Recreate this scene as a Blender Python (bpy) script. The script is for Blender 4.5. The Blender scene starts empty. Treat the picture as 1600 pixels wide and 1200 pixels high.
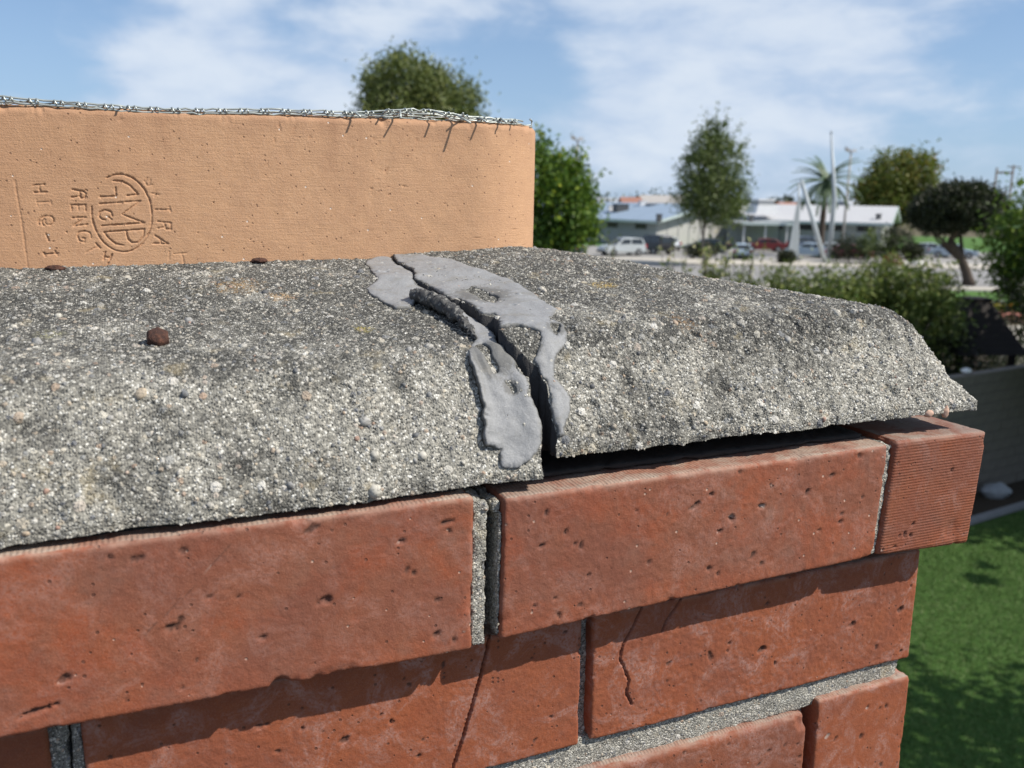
import bpy, math, random
import numpy as np
from mathutils import Vector, Matrix, Quaternion

random.seed(7)
RNG = np.random.default_rng(11)
SC = bpy.context.scene
COL = SC.collection

# ------------------------------------------------------------------ camera
CAM_H = 5.2
YAW, PITCH, ROLL, FPX = 0.41925, 0.211158, 0.017372, 1353.8
CAM_CH = np.array([-122.74, -286.174, 109.588])        # camera in the chimney's own axes, mm
cy_, sy_ = math.cos(YAW), math.sin(YAW)


def rotw(v):
    v = np.asarray(v, float)
    return np.stack([v[..., 0] * cy_ - v[..., 1] * sy_, v[..., 0] * sy_ + v[..., 1] * cy_, v[..., 2]], -1)


def CW(v):
    """chimney axes in mm (right along the face, into the stack, up from the top of the bricks) -> world metres"""
    return rotw((np.asarray(v, float) - CAM_CH) / 1000.0) + np.array([0, 0, CAM_H])


_f = np.array([0, math.cos(PITCH), -math.sin(PITCH)])
_r = np.array([1.0, 0, 0])
_u = np.cross(_r, _f)
R2 = _r * math.cos(ROLL) + _u * math.sin(ROLL)
U2 = -_r * math.sin(ROLL) + _u * math.cos(ROLL)
cam_d = bpy.data.cameras.new("camera")
cam = bpy.data.objects.new("camera", cam_d)
COL.objects.link(cam)
m4 = Matrix.Identity(4)
for i in range(3):
    m4[i][0], m4[i][1], m4[i][2] = R2[i], U2[i], -_f[i]
m4[2][3] = CAM_H
cam.matrix_world = m4
cam_d.sensor_width = 36
cam_d.lens = 36 * FPX / 1600
cam_d.clip_start, cam_d.clip_end = 0.02, 3000
cam_d.dof.use_dof = True
cam_d.dof.focus_distance = 0.40
cam_d.dof.aperture_fstop = 16
SC.camera = cam


def gp(px, py, z=0.0):
    """where the line of sight of a spot in the photograph meets the level z"""
    d = R2 * (px - 800) / FPX + U2 * (600 - py) / FPX + _f
    k = (z - CAM_H) / d[2]
    return np.array([d[0] * k, d[1] * k, z])


def at(px, py, dist):
    d = R2 * (px - 800) / FPX + U2 * (600 - py) / FPX + _f
    k = dist / d[1]
    return np.array([d[0] * k, d[1] * k, CAM_H + d[2] * k])


# ------------------------------------------------------------------ light, sky, exposure
SUN_EL = math.radians(44.6)
sun_h = np.array([0.970, -0.242])
TO_SUN = Vector((sun_h[0] * math.cos(SUN_EL), sun_h[1] * math.cos(SUN_EL), math.sin(SUN_EL)))
sd = bpy.data.lights.new("sun", 'SUN')
sd.energy, sd.angle, sd.color = 5.0, math.radians(0.53), (1.0, 0.935, 0.83)
sun = bpy.data.objects.new("sun", sd)
COL.objects.link(sun)
sun.rotation_euler = TO_SUN.to_track_quat('Z', 'Y').to_euler()
sun.location = (20, -5, 30)

SC.view_settings.view_transform = 'Standard'
SC.view_settings.look = 'None'
SC.view_settings.gamma = 1
SC.view_settings.use_curve_mapping = False
SC.view_settings.exposure = 0.25
SC.render.engine = 'CYCLES'
SC.cycles.max_bounces = 6
SC.cycles.use_denoising = True


class NT:
    """small helper round a node tree"""

    def __init__(s, tree):
        s.t = tree
        s.n = tree.nodes
        s.l = tree.links

    def add(s, kind, props=None, **ins):
        nd = s.n.new(kind)
        for k, v in (props or {}).items():
            setattr(nd, k, v)
        for k, v in ins.items():
            k = k.replace('_', ' ') if k.replace('_', ' ') in nd.inputs else k
            s.put(nd, k, v)
        return nd

    def put(s, nd, k, v):
        inp = nd.inputs[int(k[1:])] if (k[0] == 'i' and k[1:].isdigit()) else nd.inputs[k]
        if isinstance(v, bpy.types.NodeSocket):
            s.l.new(v, inp)
        elif isinstance(v, bpy.types.Node):
            s.l.new(v.outputs[0], inp)
        else:
            inp.default_value = v

    def math(s, op, a, b=0.0, c=0.0, clamp=False):
        return s.add('ShaderNodeMath', {'operation': op, 'use_clamp': clamp}, i0=a, i1=b, i2=c).outputs[0]

    def vmath(s, op, a, b=(0, 0, 0)):
        return s.add('ShaderNodeVectorMath', {'operation': op}, i0=a, i1=b).outputs[0]

    def scale(s, v, k):
        nd = s.add('ShaderNodeVectorMath', {'operation': 'SCALE'}, i0=v)
        nd.inputs['Scale'].default_value = k
        return nd.outputs[0]

    def noise(s, v, scale, detail=3, rough=0.55, dist=0.0):
        return s.add('ShaderNodeTexNoise', None, Vector=v, Scale=scale, Detail=detail, Roughness=rough, Distortion=dist).outputs[0]

    def vor(s, v, scale, rand=1.0, feature='F1'):
        return s.add('ShaderNodeTexVoronoi', {'feature': feature}, Vector=v, Scale=scale, Randomness=rand)

    def ramp(s, fac, stops, interp='LINEAR'):
        nd = s.add('ShaderNodeValToRGB')
        cr = nd.color_ramp
        cr.interpolation = interp
        while len(cr.elements) < len(stops):
            cr.elements.new(0.5)
        for e, (p, c) in zip(cr.elements, stops):
            e.position = p
            e.color = (c, c, c, 1) if isinstance(c, (int, float)) else (*c, 1)
        s.l.new(fac, nd.inputs[0])
        return nd.outputs[0]

    def mix(s, fac, a, b, mode='MIX'):
        nd = s.n.new('ShaderNodeMix')
        nd.data_type = 'RGBA'
        nd.blend_type = mode
        nd.clamp_factor = True
        for idx, v in ((0, fac), (6, a), (7, b)):
            if isinstance(v, bpy.types.NodeSocket):
                s.l.new(v, nd.inputs[idx])
            else:
                nd.inputs[idx].default_value = v if idx == 0 else (*v, 1)
        return nd.outputs[2]

    def sstep(s, x, lo, hi):
        nd = s.add('ShaderNodeMapRange', {'interpolation_type': 'SMOOTHSTEP'})
        s.l.new(x, nd.inputs[0])
        nd.inputs[1].default_value, nd.inputs[2].default_value = lo, hi
        return nd.outputs[0]

    def sep(s, v):
        return s.add('ShaderNodeSeparateXYZ', None, i0=v).outputs


world = bpy.data.worlds.new("World")
SC.world = world
world.use_nodes = True
W = NT(world.node_tree)
W.n.clear()
sky = W.add('ShaderNodeTexSky', {'sky_type': 'NISHITA', 'sun_disc': False, 'sun_elevation': SUN_EL,
                                 'sun_rotation': math.atan2(sun_h[0], sun_h[1]), 'air_density': 1.0,
                                 'dust_density': 0.6, 'ozone_density': 1.6})
wdir = W.add('ShaderNodeTexCoord').outputs['Generated']
wx = W.sep(wdir)
cd_ = W.vmath('MULTIPLY', wdir, (1.0, 1.0, 2.4))
big = W.noise(W.vmath('ADD', cd_, (0.35, 1.1, 0)), 3.2, 6, 0.5, 0.2)
fin = W.noise(cd_, 11.0, 6, 0.55, 0.2)
dens = W.math('ADD', W.math('MULTIPLY', big, 0.80), W.math('MULTIPLY', fin, 0.42))
# the larger banks and the larger gaps stand where the photograph shows them
for (qx, qy, rad, amp) in [(1120, 60, .17, .12), (1000, 150, .13, .10), (1420, 90, .10, .08), (360, 30, .15, .09), (300, 130, .12, .05), (620, 90, .10, .08),
                           (60, 60, .10, -.16), (850, 70, .075, -.17), (1530, 170, .13, -.13), (480, 25, .05, -.07), (1560, 20, .1, -.10), (20, 170, .08, -.1), (420, 110, .05, -.06)]:
    dv = R2 * (qx - 800) / FPX + U2 * (600 - qy) / FPX + _f
    dv /= np.linalg.norm(dv)
    dd_ = W.add('ShaderNodeVectorMath', {'operation': 'DISTANCE'}, i0=wdir, i1=tuple(float(x) for x in dv)).outputs['Value']
    dens = W.math('ADD', dens, W.math('MULTIPLY', W.sstep(dd_, rad * 1.5, 0.0), amp))
cmask = W.math('MULTIPLY', W.sstep(dens, 0.49, 0.74), 0.86)
hz = W.sstep(wx[2], 0.42, 0.0)
ccol = W.mix(W.sstep(W.math('ADD', W.math('MULTIPLY', fin, .6), W.math('MULTIPLY', dens, .5)), 0.45, 0.85), (7.0, 8.6, 11.2), (10.2, 11.2, 12.6))
skyb = W.mix(1.0, sky.outputs[0], (0.95, 1.22, 1.52), 'MULTIPLY')
skyb = W.mix(W.math('MULTIPLY', hz, 0.62), skyb, (6.2, 8.4, 11.7))
skyc = W.mix(cmask, skyb, ccol)
bg = W.add('ShaderNodeBackground', None, Color=skyc, Strength=0.062)
W.l.new(bg.outputs[0], W.add('ShaderNodeOutputWorld').inputs[0])


# ------------------------------------------------------------------ numpy noise
def _hash(ix, iy, iz, seed):
    h = (ix.astype(np.int64) * 374761393 + iy.astype(np.int64) * 668265263 + iz.astype(np.int64) * 2147483647 + seed * 1274126177) & 0xFFFFFFFF
    h = ((h ^ (h >> 13)) * 1274126177) & 0xFFFFFFFF
    h = (h ^ (h >> 16)) & 0xFFFFFFFF
    h = (h * 2246822519) & 0xFFFFFFFF
    h = h ^ (h >> 15)
    return (h & 0xFFFFFF) / float(0xFFFFFF)


def vn(p, seed=0):
    i = np.floor(p).astype(np.int64)
    f = p - i
    f = f * f * (3 - 2 * f)
    r = 0
    for dx in (0, 1):
        wx_ = f[:, 0] if dx else 1 - f[:, 0]
        for dy in (0, 1):
            wy_ = f[:, 1] if dy else 1 - f[:, 1]
            for dz in (0, 1):
                wz_ = f[:, 2] if dz else 1 - f[:, 2]
                r = r + wx_ * wy_ * wz_ * _hash(i[:, 0] + dx, i[:, 1] + dy, i[:, 2] + dz, seed)
    return r


def fbm(p, seed=0, octv=3, gain=0.5):
    a, s, t = 1.0, 0.0, 0.0
    for o in range(octv):
        s = s + a * vn(p * (2.03 ** o), seed + o * 17)
        t += a
        a *= gain
    return s / t


# ------------------------------------------------------------------ object helpers
def fmesh(name, V, F, smooth=True):
    """fast mesh from numpy verts and a list of face arrays (Nx3 / Nx4)"""
    me = bpy.data.meshes.new(name)
    V = np.asarray(V, np.float32)
    Fs = [np.asarray(f, np.int32) for f in (F if isinstance(F, list) else [F]) if len(f)]
    me.vertices.add(len(V))
    me.vertices.foreach_set('co', V.ravel())
    nl = sum(f.size for f in Fs)
    nf = sum(len(f) for f in Fs)
    me.loops.add(nl)
    me.loops.foreach_set('vertex_index', np.concatenate([f.ravel() for f in Fs]))
    tot = np.concatenate([np.full(len(f), f.shape[1], np.int32) for f in Fs])
    st = np.concatenate([[0], np.cumsum(tot)[:-1]]).astype(np.int32)
    me.polygons.add(nf)
    me.polygons.foreach_set('loop_start', st)
    me.polygons.foreach_set('loop_total', tot)
    me.polygons.foreach_set('use_smooth', np.full(nf, smooth))
    me.update(calc_edges=True)
    me.validate()
    return me


def attr(me, name, vals):
    a = me.attributes.new(name, 'FLOAT', 'POINT')
    a.data.foreach_set('value', np.asarray(vals, np.float32))


def link(o, parent=None):
    COL.objects.link(o)
    if parent is not None:
        o.parent = parent
    return o


def tag(o, label=None, cat=None, group=None, kind=None):
    if label: o['label'] = label
    if cat: o['category'] = cat
    if group: o['group'] = group
    if kind: o['kind'] = kind
    return o


def thing(name, label, cat, loc=(0, 0, 0), rz=0.0, group=None):
    o = bpy.data.objects.new(name, None)
    o.empty_display_size = 0.2
    COL.objects.link(o)
    o.location = Vector([float(c) for c in loc])
    o.rotation_euler = (0, 0, rz)
    return tag(o, label, cat, group)


def part(name, me, mat, parent=None):
    o = bpy.data.objects.new(name, me)
    if mat is not None and not me.materials:
        for m in (mat if isinstance(mat, (list, tuple)) else [mat]):
            me.materials.append(m)
    return link(o, parent)


def dup(root, loc, rz=None, label=None):
    r = root.copy()
    COL.objects.link(r)
    r.location = Vector([float(c) for c in loc])
    if rz is not None: r.rotation_euler = (0, 0, rz)
    if label: r['label'] = label
    for ch in list(root.children):
        c = ch.copy()
        COL.objects.link(c)
        c.parent = r
        for g in ch.children:
            d = g.copy()
            COL.objects.link(d)
            d.parent = c
    return r


class MB:
    """collects boxes, tubes, prisms into one mesh"""

    def __init__(s):
        s.v, s.q, s.t, s.n = [], [], [], 0

    def raw(s, V, quads=None, tris=None):
        V = np.asarray(V, float)
        if quads is not None and len(quads): s.q.append(np.asarray(quads) + s.n)
        if tris is not None and len(tris): s.t.append(np.asarray(tris) + s.n)
        s.v.append(V)
        s.n += len(V)
        return s

    def box(s, x0, x1, y0, y1, z0, z1):
        V = [(x, y, z) for z in (z0, z1) for y in (y0, y1) for x in (x0, x1)]
        return s.raw(V, [(0, 2, 3, 1), (4, 5, 7, 6), (0, 1, 5, 4), (2, 6, 7, 3), (0, 4, 6, 2), (1, 3, 7, 5)])

    def tube(s, pts, rad, n=6, cap=True):
        pts = np.asarray(pts, float)
        rad = np.broadcast_to(np.asarray(rad, float), (len(pts),))
        tan = np.gradient(pts, axis=0)
        tan /= np.linalg.norm(tan, axis=1)[:, None] + 1e-12
        ref = np.array([0, 0, 1.0]) if abs(tan[0][2]) < 0.9 else np.array([1.0, 0, 0])
        a = np.cross(tan, ref)
        a /= np.linalg.norm(a, axis=1)[:, None] + 1e-12
        b = np.cross(tan, a)
        th = np.linspace(0, 2 * math.pi, n, endpoint=False)
        V = (pts[:, None] + rad[:, None, None] * (np.cos(th)[None, :, None] * a[:, None] + np.sin(th)[None, :, None] * b[:, None])).reshape(-1, 3)
        q = []
        for i in range(len(pts) - 1):
            for j in range(n):
                k = (j + 1) % n
                q.append((i * n + j, i * n + k, (i + 1) * n + k, (i + 1) * n + j))
        t = []
        if cap:
            for j in range(1, n - 1):
                t.append((0, j + 1, j))
                o = (len(pts) - 1) * n
                t.append((o, o + j, o + j + 1))
        return s.raw(V, q, t)

    def prism(s, poly, y0, y1):
        """polygon in x,z extruded along y"""
        n = len(poly)
        V = [(x, y0, z) for x, z in poly] + [(x, y1, z) for x, z in poly]
        q = [(i, (i + 1) % n, n + (i + 1) % n, n + i) for i in range(n)]
        t = []
        for i in range(1, n - 1):
            t += [(0, i + 1, i), (n, n + i, n + i + 1)]
        return s.raw(V, q, t)

    def mesh(s, name, smooth=False, M=None):
        V = np.concatenate(s.v)
        if M is not None: V = M(V)
        F = []
        if s.q: F.append(np.concatenate(s.q))
        if s.t: F.append(np.concatenate(s.t))
        return fmesh(name, V, F, smooth)

    def build(s, name, mat, parent=None, smooth=False):
        return part(name, s.mesh(name, smooth), mat, parent)


# ------------------------------------------------------------------ materials
def new_mat(name):
    m = bpy.data.materials.new(name)
    m.use_nodes = True
    t = NT(m.node_tree)
    t.n.clear()
    out = t.add('ShaderNodeOutputMaterial')
    p = t.add('ShaderNodeBsdfPrincipled')
    t.l.new(p.outputs[0], out.inputs[0])
    return m, t, p, out


def plain(name, col, rough=0.6, metal=0.0, var=0.15, scale=3.0, spec=0.4, bump=0.0):
    m, t, p, out = new_mat(name)
    v = t.add('ShaderNodeTexCoord').outputs['Object']
    n = t.noise(v, scale, 4)
    c = t.mix(n, tuple(x * (1 - var) for x in col), tuple(min(1, x * (1 + var)) for x in col))
    t.put(p, 'Base Color', c)
    p.inputs['Roughness'].default_value = rough
    p.inputs['Metallic'].default_value = metal
    p.inputs['Specular IOR Level'].default_value = spec
    if bump:
        b = t.add('ShaderNodeBump', None, Strength=0.5, Distance=bump, Height=t.noise(v, scale * 6, 4))
        t.put(p, 'Normal', b.outputs[0])
    return m


def concrete_mat(name, grain=1.0, light=1.0, stain=1.0, lichens=(), disp=1.0, top_dark=True):
    """sand and small gravel in cement, coordinates in mm"""
    m, t, p, out = new_mat(name)
    v = t.scale(t.add('ShaderNodeTexCoord').outputs['Object'], 1000.0)
    wob = t.add('ShaderNodeTexNoise', None, Vector=v, Scale=0.9, Detail=2.0)
    vv = t.vmath('ADD', v, t.scale(t.vmath('SUBTRACT', wob.outputs['Color'], (0.5, 0.5, 0.5)), 0.9))
    A = t.vor(vv, 1.15 / grain)
    B = t.vor(vv, 0.50 / grain)
    C = t.vor(vv, 0.20 / grain)
    a = t.sep(A.outputs['Color'])
    b = t.sep(B.outputs['Color'])
    c = t.sep(C.outputs['Color'])
    L = light
    colA = t.ramp(a[0], [(0, (.035, .035, .034)), (.30, (.085 * L, .085 * L, .08 * L)), (.55, (.235 * L, .228 * L, .20 * L)), (.82, (.44 * L, .42 * L, .365 * L)), (1, (.78, .77, .72))])
    peb = [(0, (.13, .135, .15)), (.22, (.30, .30, .29)), (.4, (.52, .49, .42)), (.55, (.46, .41, .33)), (.66, (.34, .25, .19)), (.74, (.50, .47, .42)), (1, (.60, .585, .54))]
    colB = t.ramp(b[0], peb)
    colC = t.ramp(c[0], peb)
    mB = t.math('MULTIPLY', t.math('GREATER_THAN', b[1], 0.74), t.sstep(B.outputs['Distance'], 0.46, 0.40))
    mC = t.math('MULTIPLY', t.math('GREATER_THAN', c[1], 0.88), t.sstep(C.outputs['Distance'], 0.40, 0.35))
    # the dark crust keeps to the hollows between the grains and to broad patches
    big = t.noise(v, 0.030, 5, 0.6, 0.4)
    mid = t.noise(v, 0.13, 4, 0.6)
    crust = t.math('ADD', t.math('MULTIPLY', big, 0.75), t.math('MULTIPLY', mid, 0.5))
    if top_dark:
        z = t.sep(v)[2]
        crust = t.math('ADD', crust, t.math('MULTIPLY', t.sstep(z, 38, 58), 0.19))
    crust = t.math('MULTIPLY', t.sstep(crust, 0.585, 0.82), stain)
    gap = t.sstep(A.outputs['Distance'], 0.28, 0.62)
    cem = t.mix(mid, (.155 * L, .148 * L, .132 * L), (.36 * L, .345 * L, .30 * L))
    col = t.mix(t.math('MULTIPLY', gap, 0.75), colA, cem)
    dk = t.math('MULTIPLY', crust, t.math('ADD', t.math('MULTIPLY', gap, 0.35), 0.60), clamp=True)
    # some grains stay clean of the crust
    dk = t.math('MULTIPLY', dk, t.sstep(a[1], 0.97, 0.72))
    col = t.mix(dk, col, (.040, .040, .038))
    col = t.mix(mB, col, t.mix(t.math('MULTIPLY', crust, 0.45), colB, (.06, .06, .058)))
    col = t.mix(mC, col, t.mix(t.math('MULTIPLY', crust, 0.3), colC, (.08, .08, .075)))
    yel = t.sstep(t.noise(v, 0.055, 4, 0.65), 0.60, 0.72)
    col = t.mix(t.math('MULTIPLY', yel, 0.35), col, (.40, .33, .20))
    for (ls, lt, lz, lr, lc) in lichens:
        d = t.add('ShaderNodeVectorMath', {'operation': 'DISTANCE'}, i0=v, i1=(ls, lt, lz)).outputs['Value']
        dd = t.math('ADD', t.math('DIVIDE', d, lr), t.math('MULTIPLY', t.math('SUBTRACT', t.noise(v, 0.35, 3), 0.5), 1.6))
        col = t.mix(t.math('MULTIPLY', t.math('MULTIPLY', t.sstep(dd, 1.0, 0.25), 0.75), t.sstep(a[2], 0.25, 0.75)), col, lc)
    t.put(p, 'Base Color', col)
    p.inputs['Roughness'].default_value = 0.92
    p.inputs['Specular IOR Level'].default_value = 0.25
    hA = t.math('MULTIPLY', t.math('SUBTRACT', 0.6, A.outputs['Distance']), t.math('ADD', t.math('MULTIPLY', a[2], 1.0), 0.2))
    hB = t.math('MULTIPLY', mB, t.math('MULTIPLY', t.math('SUBTRACT', 0.55, B.outputs['Distance']), 1.9 * grain))
    hC = t.math('MULTIPLY', mC, t.math('MULTIPLY', t.math('SUBTRACT', 0.50, C.outputs['Distance']), 2.6 * grain))
    h = t.math('ADD', t.math('ADD', hA, hB), t.math('ADD', hC, t.math('MULTIPLY', mid, 0.9)))
    ds = t.add('ShaderNodeDisplacement', None, Height=h, Midlevel=0.6, Scale=0.00085 * disp)
    t.l.new(ds.outputs[0], out.inputs['Displacement'])
    m.displacement_method = 'BOTH'
    return m


def brick_mat(name, film=0.5, efflo=0.5, ridge_front=False, warm=1.0):
    m, t, p, out = new_mat(name)
    tc = t.add('ShaderNodeTexCoord')
    v = t.scale(tc.outputs['Object'], 1000.0)
    rnd = t.add('ShaderNodeObjectInfo').outputs['Random']
    off = t.add('ShaderNodeCombineXYZ', None, X=t.math('MULTIPLY', rnd, 731), Y=t.math('MULTIPLY', rnd, 317), Z=t.math('MULTIPLY', rnd, 173)).outputs[0]
    w = t.vmath('ADD', v, off)
    pit = t.add('ShaderNodeAttribute', {'attribute_name': 'pit'}).outputs['Fac']
    low = t.add('ShaderNodeAttribute', {'attribute_name': 'low'}).outputs['Fac']
    nrm = t.sep(tc.outputs['Normal'])
    n1 = t.noise(w, 0.028, 5, 0.6, 0.5)
    n2 = t.noise(w, 0.11, 5, 0.62, 0.6)
    n3 = t.noise(w, 0.85, 3, 0.6)
    st = t.noise(t.vmath('MULTIPLY', w, (0.012, 0.05, 0.11)), 1.0, 4, 0.6, 0.3)
    red = t.mix(n2, (.205 * warm, .048 * warm, .021), (.36 * warm, .102 * warm, .036))
    red = t.mix(t.sstep(st, 0.45, 0.68), red, (.28 * warm, .076 * warm, .029))
    flm = t.mix(n2, (.162, .056, .033), (.228, .089, .051))
    fm = t.math('MULTIPLY', t.sstep(t.math('ADD', t.math('MULTIPLY', n1, 0.7), t.math('MULTIPLY', n2, 0.3)), 0.36, 0.54), film)
    fm = t.math('MULTIPLY', fm, t.math('SUBTRACT', 1.0, t.math('MULTIPLY', low, 0.8)))
    col = t.mix(fm, red, flm)
    grey = t.math('MULTIPLY', t.sstep(t.noise(w, 0.040, 5, 0.65), 0.50, 0.70), 0.50 * film)
    col = t.mix(grey, col, (.195, .120, .092))
    ef = t.math('MULTIPLY', t.sstep(t.noise(w, 0.06, 6, 0.72, 0.9), 0.46, 0.66), efflo)
    ef = t.math('MULTIPLY', ef, t.sstep(n3, 0.32, 0.60))
    col = t.mix(ef, col, (.47, .30, .26))
    # speckle of dark inclusions and pale grit
    V = t.vor(w, 0.42)
    vc = t.sep(V.outputs['Color'])
    sp = t.math('MULTIPLY', t.math('GREATER_THAN', vc[0], 0.93), t.sstep(V.outputs['Distance'], 0.30, 0.18))
    col = t.mix(t.math('MULTIPLY', sp, 0.75), col, t.mix(t.math('GREATER_THAN', vc[1], 0.86), (.07, .03, .02), (.55, .40, .32)))
    gr = t.noise(w, 1.9, 4, 0.7)
    col = t.mix(t.math('MULTIPLY', t.math('SUBTRACT', n3, 0.40), 0.9, clamp=True), col, (.15, .048, .024))
    col = t.mix(t.math('MULTIPLY', t.math('SUBTRACT', gr, 0.48), 1.5, clamp=True), col, (.40, .20, .14))
    arr = t.add('ShaderNodeAttribute', {'attribute_name': 'arris'}).outputs['Fac']
    col = t.mix(t.math('MULTIPLY', arr, t.math('MULTIPLY', t.sstep(n2, .35, .6), .45)), col, (.36, .28, .22))
    # mortar smears left on the bedding faces
    up = t.sstep(t.math('ABSOLUTE', nrm[2]), 0.80, 0.97)
    sm = t.math('MULTIPLY', up, t.math('ADD', t.math('MULTIPLY', t.sstep(t.noise(w, 0.05, 5, 0.7, 0.5), 0.42, 0.62), .6), .25))
    col = t.mix(t.math('MULTIPLY', sm, 0.9), col, t.mix(n3, (.27, .235, .19), (.44, .40, .34)))
    col = t.mix(t.math('MULTIPLY', pit, 0.8, clamp=True), col, t.mix(t.math('GREATER_THAN', t.noise(w, 0.12, 1), 0.66), (.05, .028, .02), (.36, .31, .27)))
    col = t.mix(1.0, col, t.ramp(rnd, [(0, (.84, .84, .86)), (1, (1.10, 1.06, 1.04))]), 'MULTIPLY')
    blot = t.sstep(t.noise(w, 0.02, 4, 0.6, 0.8), 0.40, 0.65)
    col = t.mix(t.math('MULTIPLY', blot, 0.30), col, (.15, .055, .042))
    t.put(p, 'Base Color', col)
    p.inputs['Roughness'].default_value = 0.75
    p.inputs['Specular IOR Level'].default_value = 0.35
    h = t.math('ADD', t.math('MULTIPLY', n3, 0.24), t.math('MULTIPLY', n2, 0.22))
    h = t.math('SUBTRACT', h, t.math('MULTIPLY', sp, 0.35))
    h = t.math('ADD', h, t.math('MULTIPLY', t.noise(w, 2.6, 2), 0.10))
    xyz = t.sep(v)
    wig = t.math('MULTIPLY', t.noise(w, 0.2, 2), 1.6)
    rt = t.math('MULTIPLY', t.math('SINE', t.math('ADD', t.math('MULTIPLY', xyz[0], 2 * math.pi / 1.7), wig)), t.math('MULTIPLY', up, 0.10))
    h = t.math('ADD', h, rt)
    if ridge_front:
        fr = t.sstep(t.math('MULTIPLY', nrm[1], -1.0), 0.6, 0.9)
        sn = t.math('SINE', t.math('ADD', t.math('MULTIPLY', xyz[2], 2 * math.pi / 1.45), t.math('MULTIPLY', t.noise(w, 0.05, 3), 2.0)))
        wk = t.sstep(t.noise(w, 0.05, 3), 0.35, 0.6)
        h = t.math('ADD', h, t.math('MULTIPLY', t.math('MULTIPLY', sn, fr), t.math('ADD', t.math('MULTIPLY', wk, 0.05), 0.035)))
    b = t.add('ShaderNodeBump', None, Strength=0.9, Distance=0.001, Height=h)
    t.put(p, 'Normal', b.outputs[0])
    return m


# ================================================================== the chimney
GZ = -(CAM_H * 1000 - CAM_CH[2])       # ground level in the chimney's axes (mm)


def ch_thing(name, label, cat, o, group=None):
    e = thing(name, label, cat, CW(o), YAW, group)
    return e, np.asarray(o, float)


def ch_part(name, V, F, mat, parent, o, smooth=True, attrs=None):
    me = fmesh(name, (np.asarray(V) - o) / 1000.0, F, smooth)
    for k, a in (attrs or {}).items():
        attr(me, k, a)
    return part(name, me, mat, parent)


def seg_dist(P, a, b):
    ab = b - a
    k = np.clip(((P - a) @ ab) / max(ab @ ab, 1e-9), 0, 1)
    return np.hypot(*(P - a - k[:, None] * ab).T)


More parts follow.
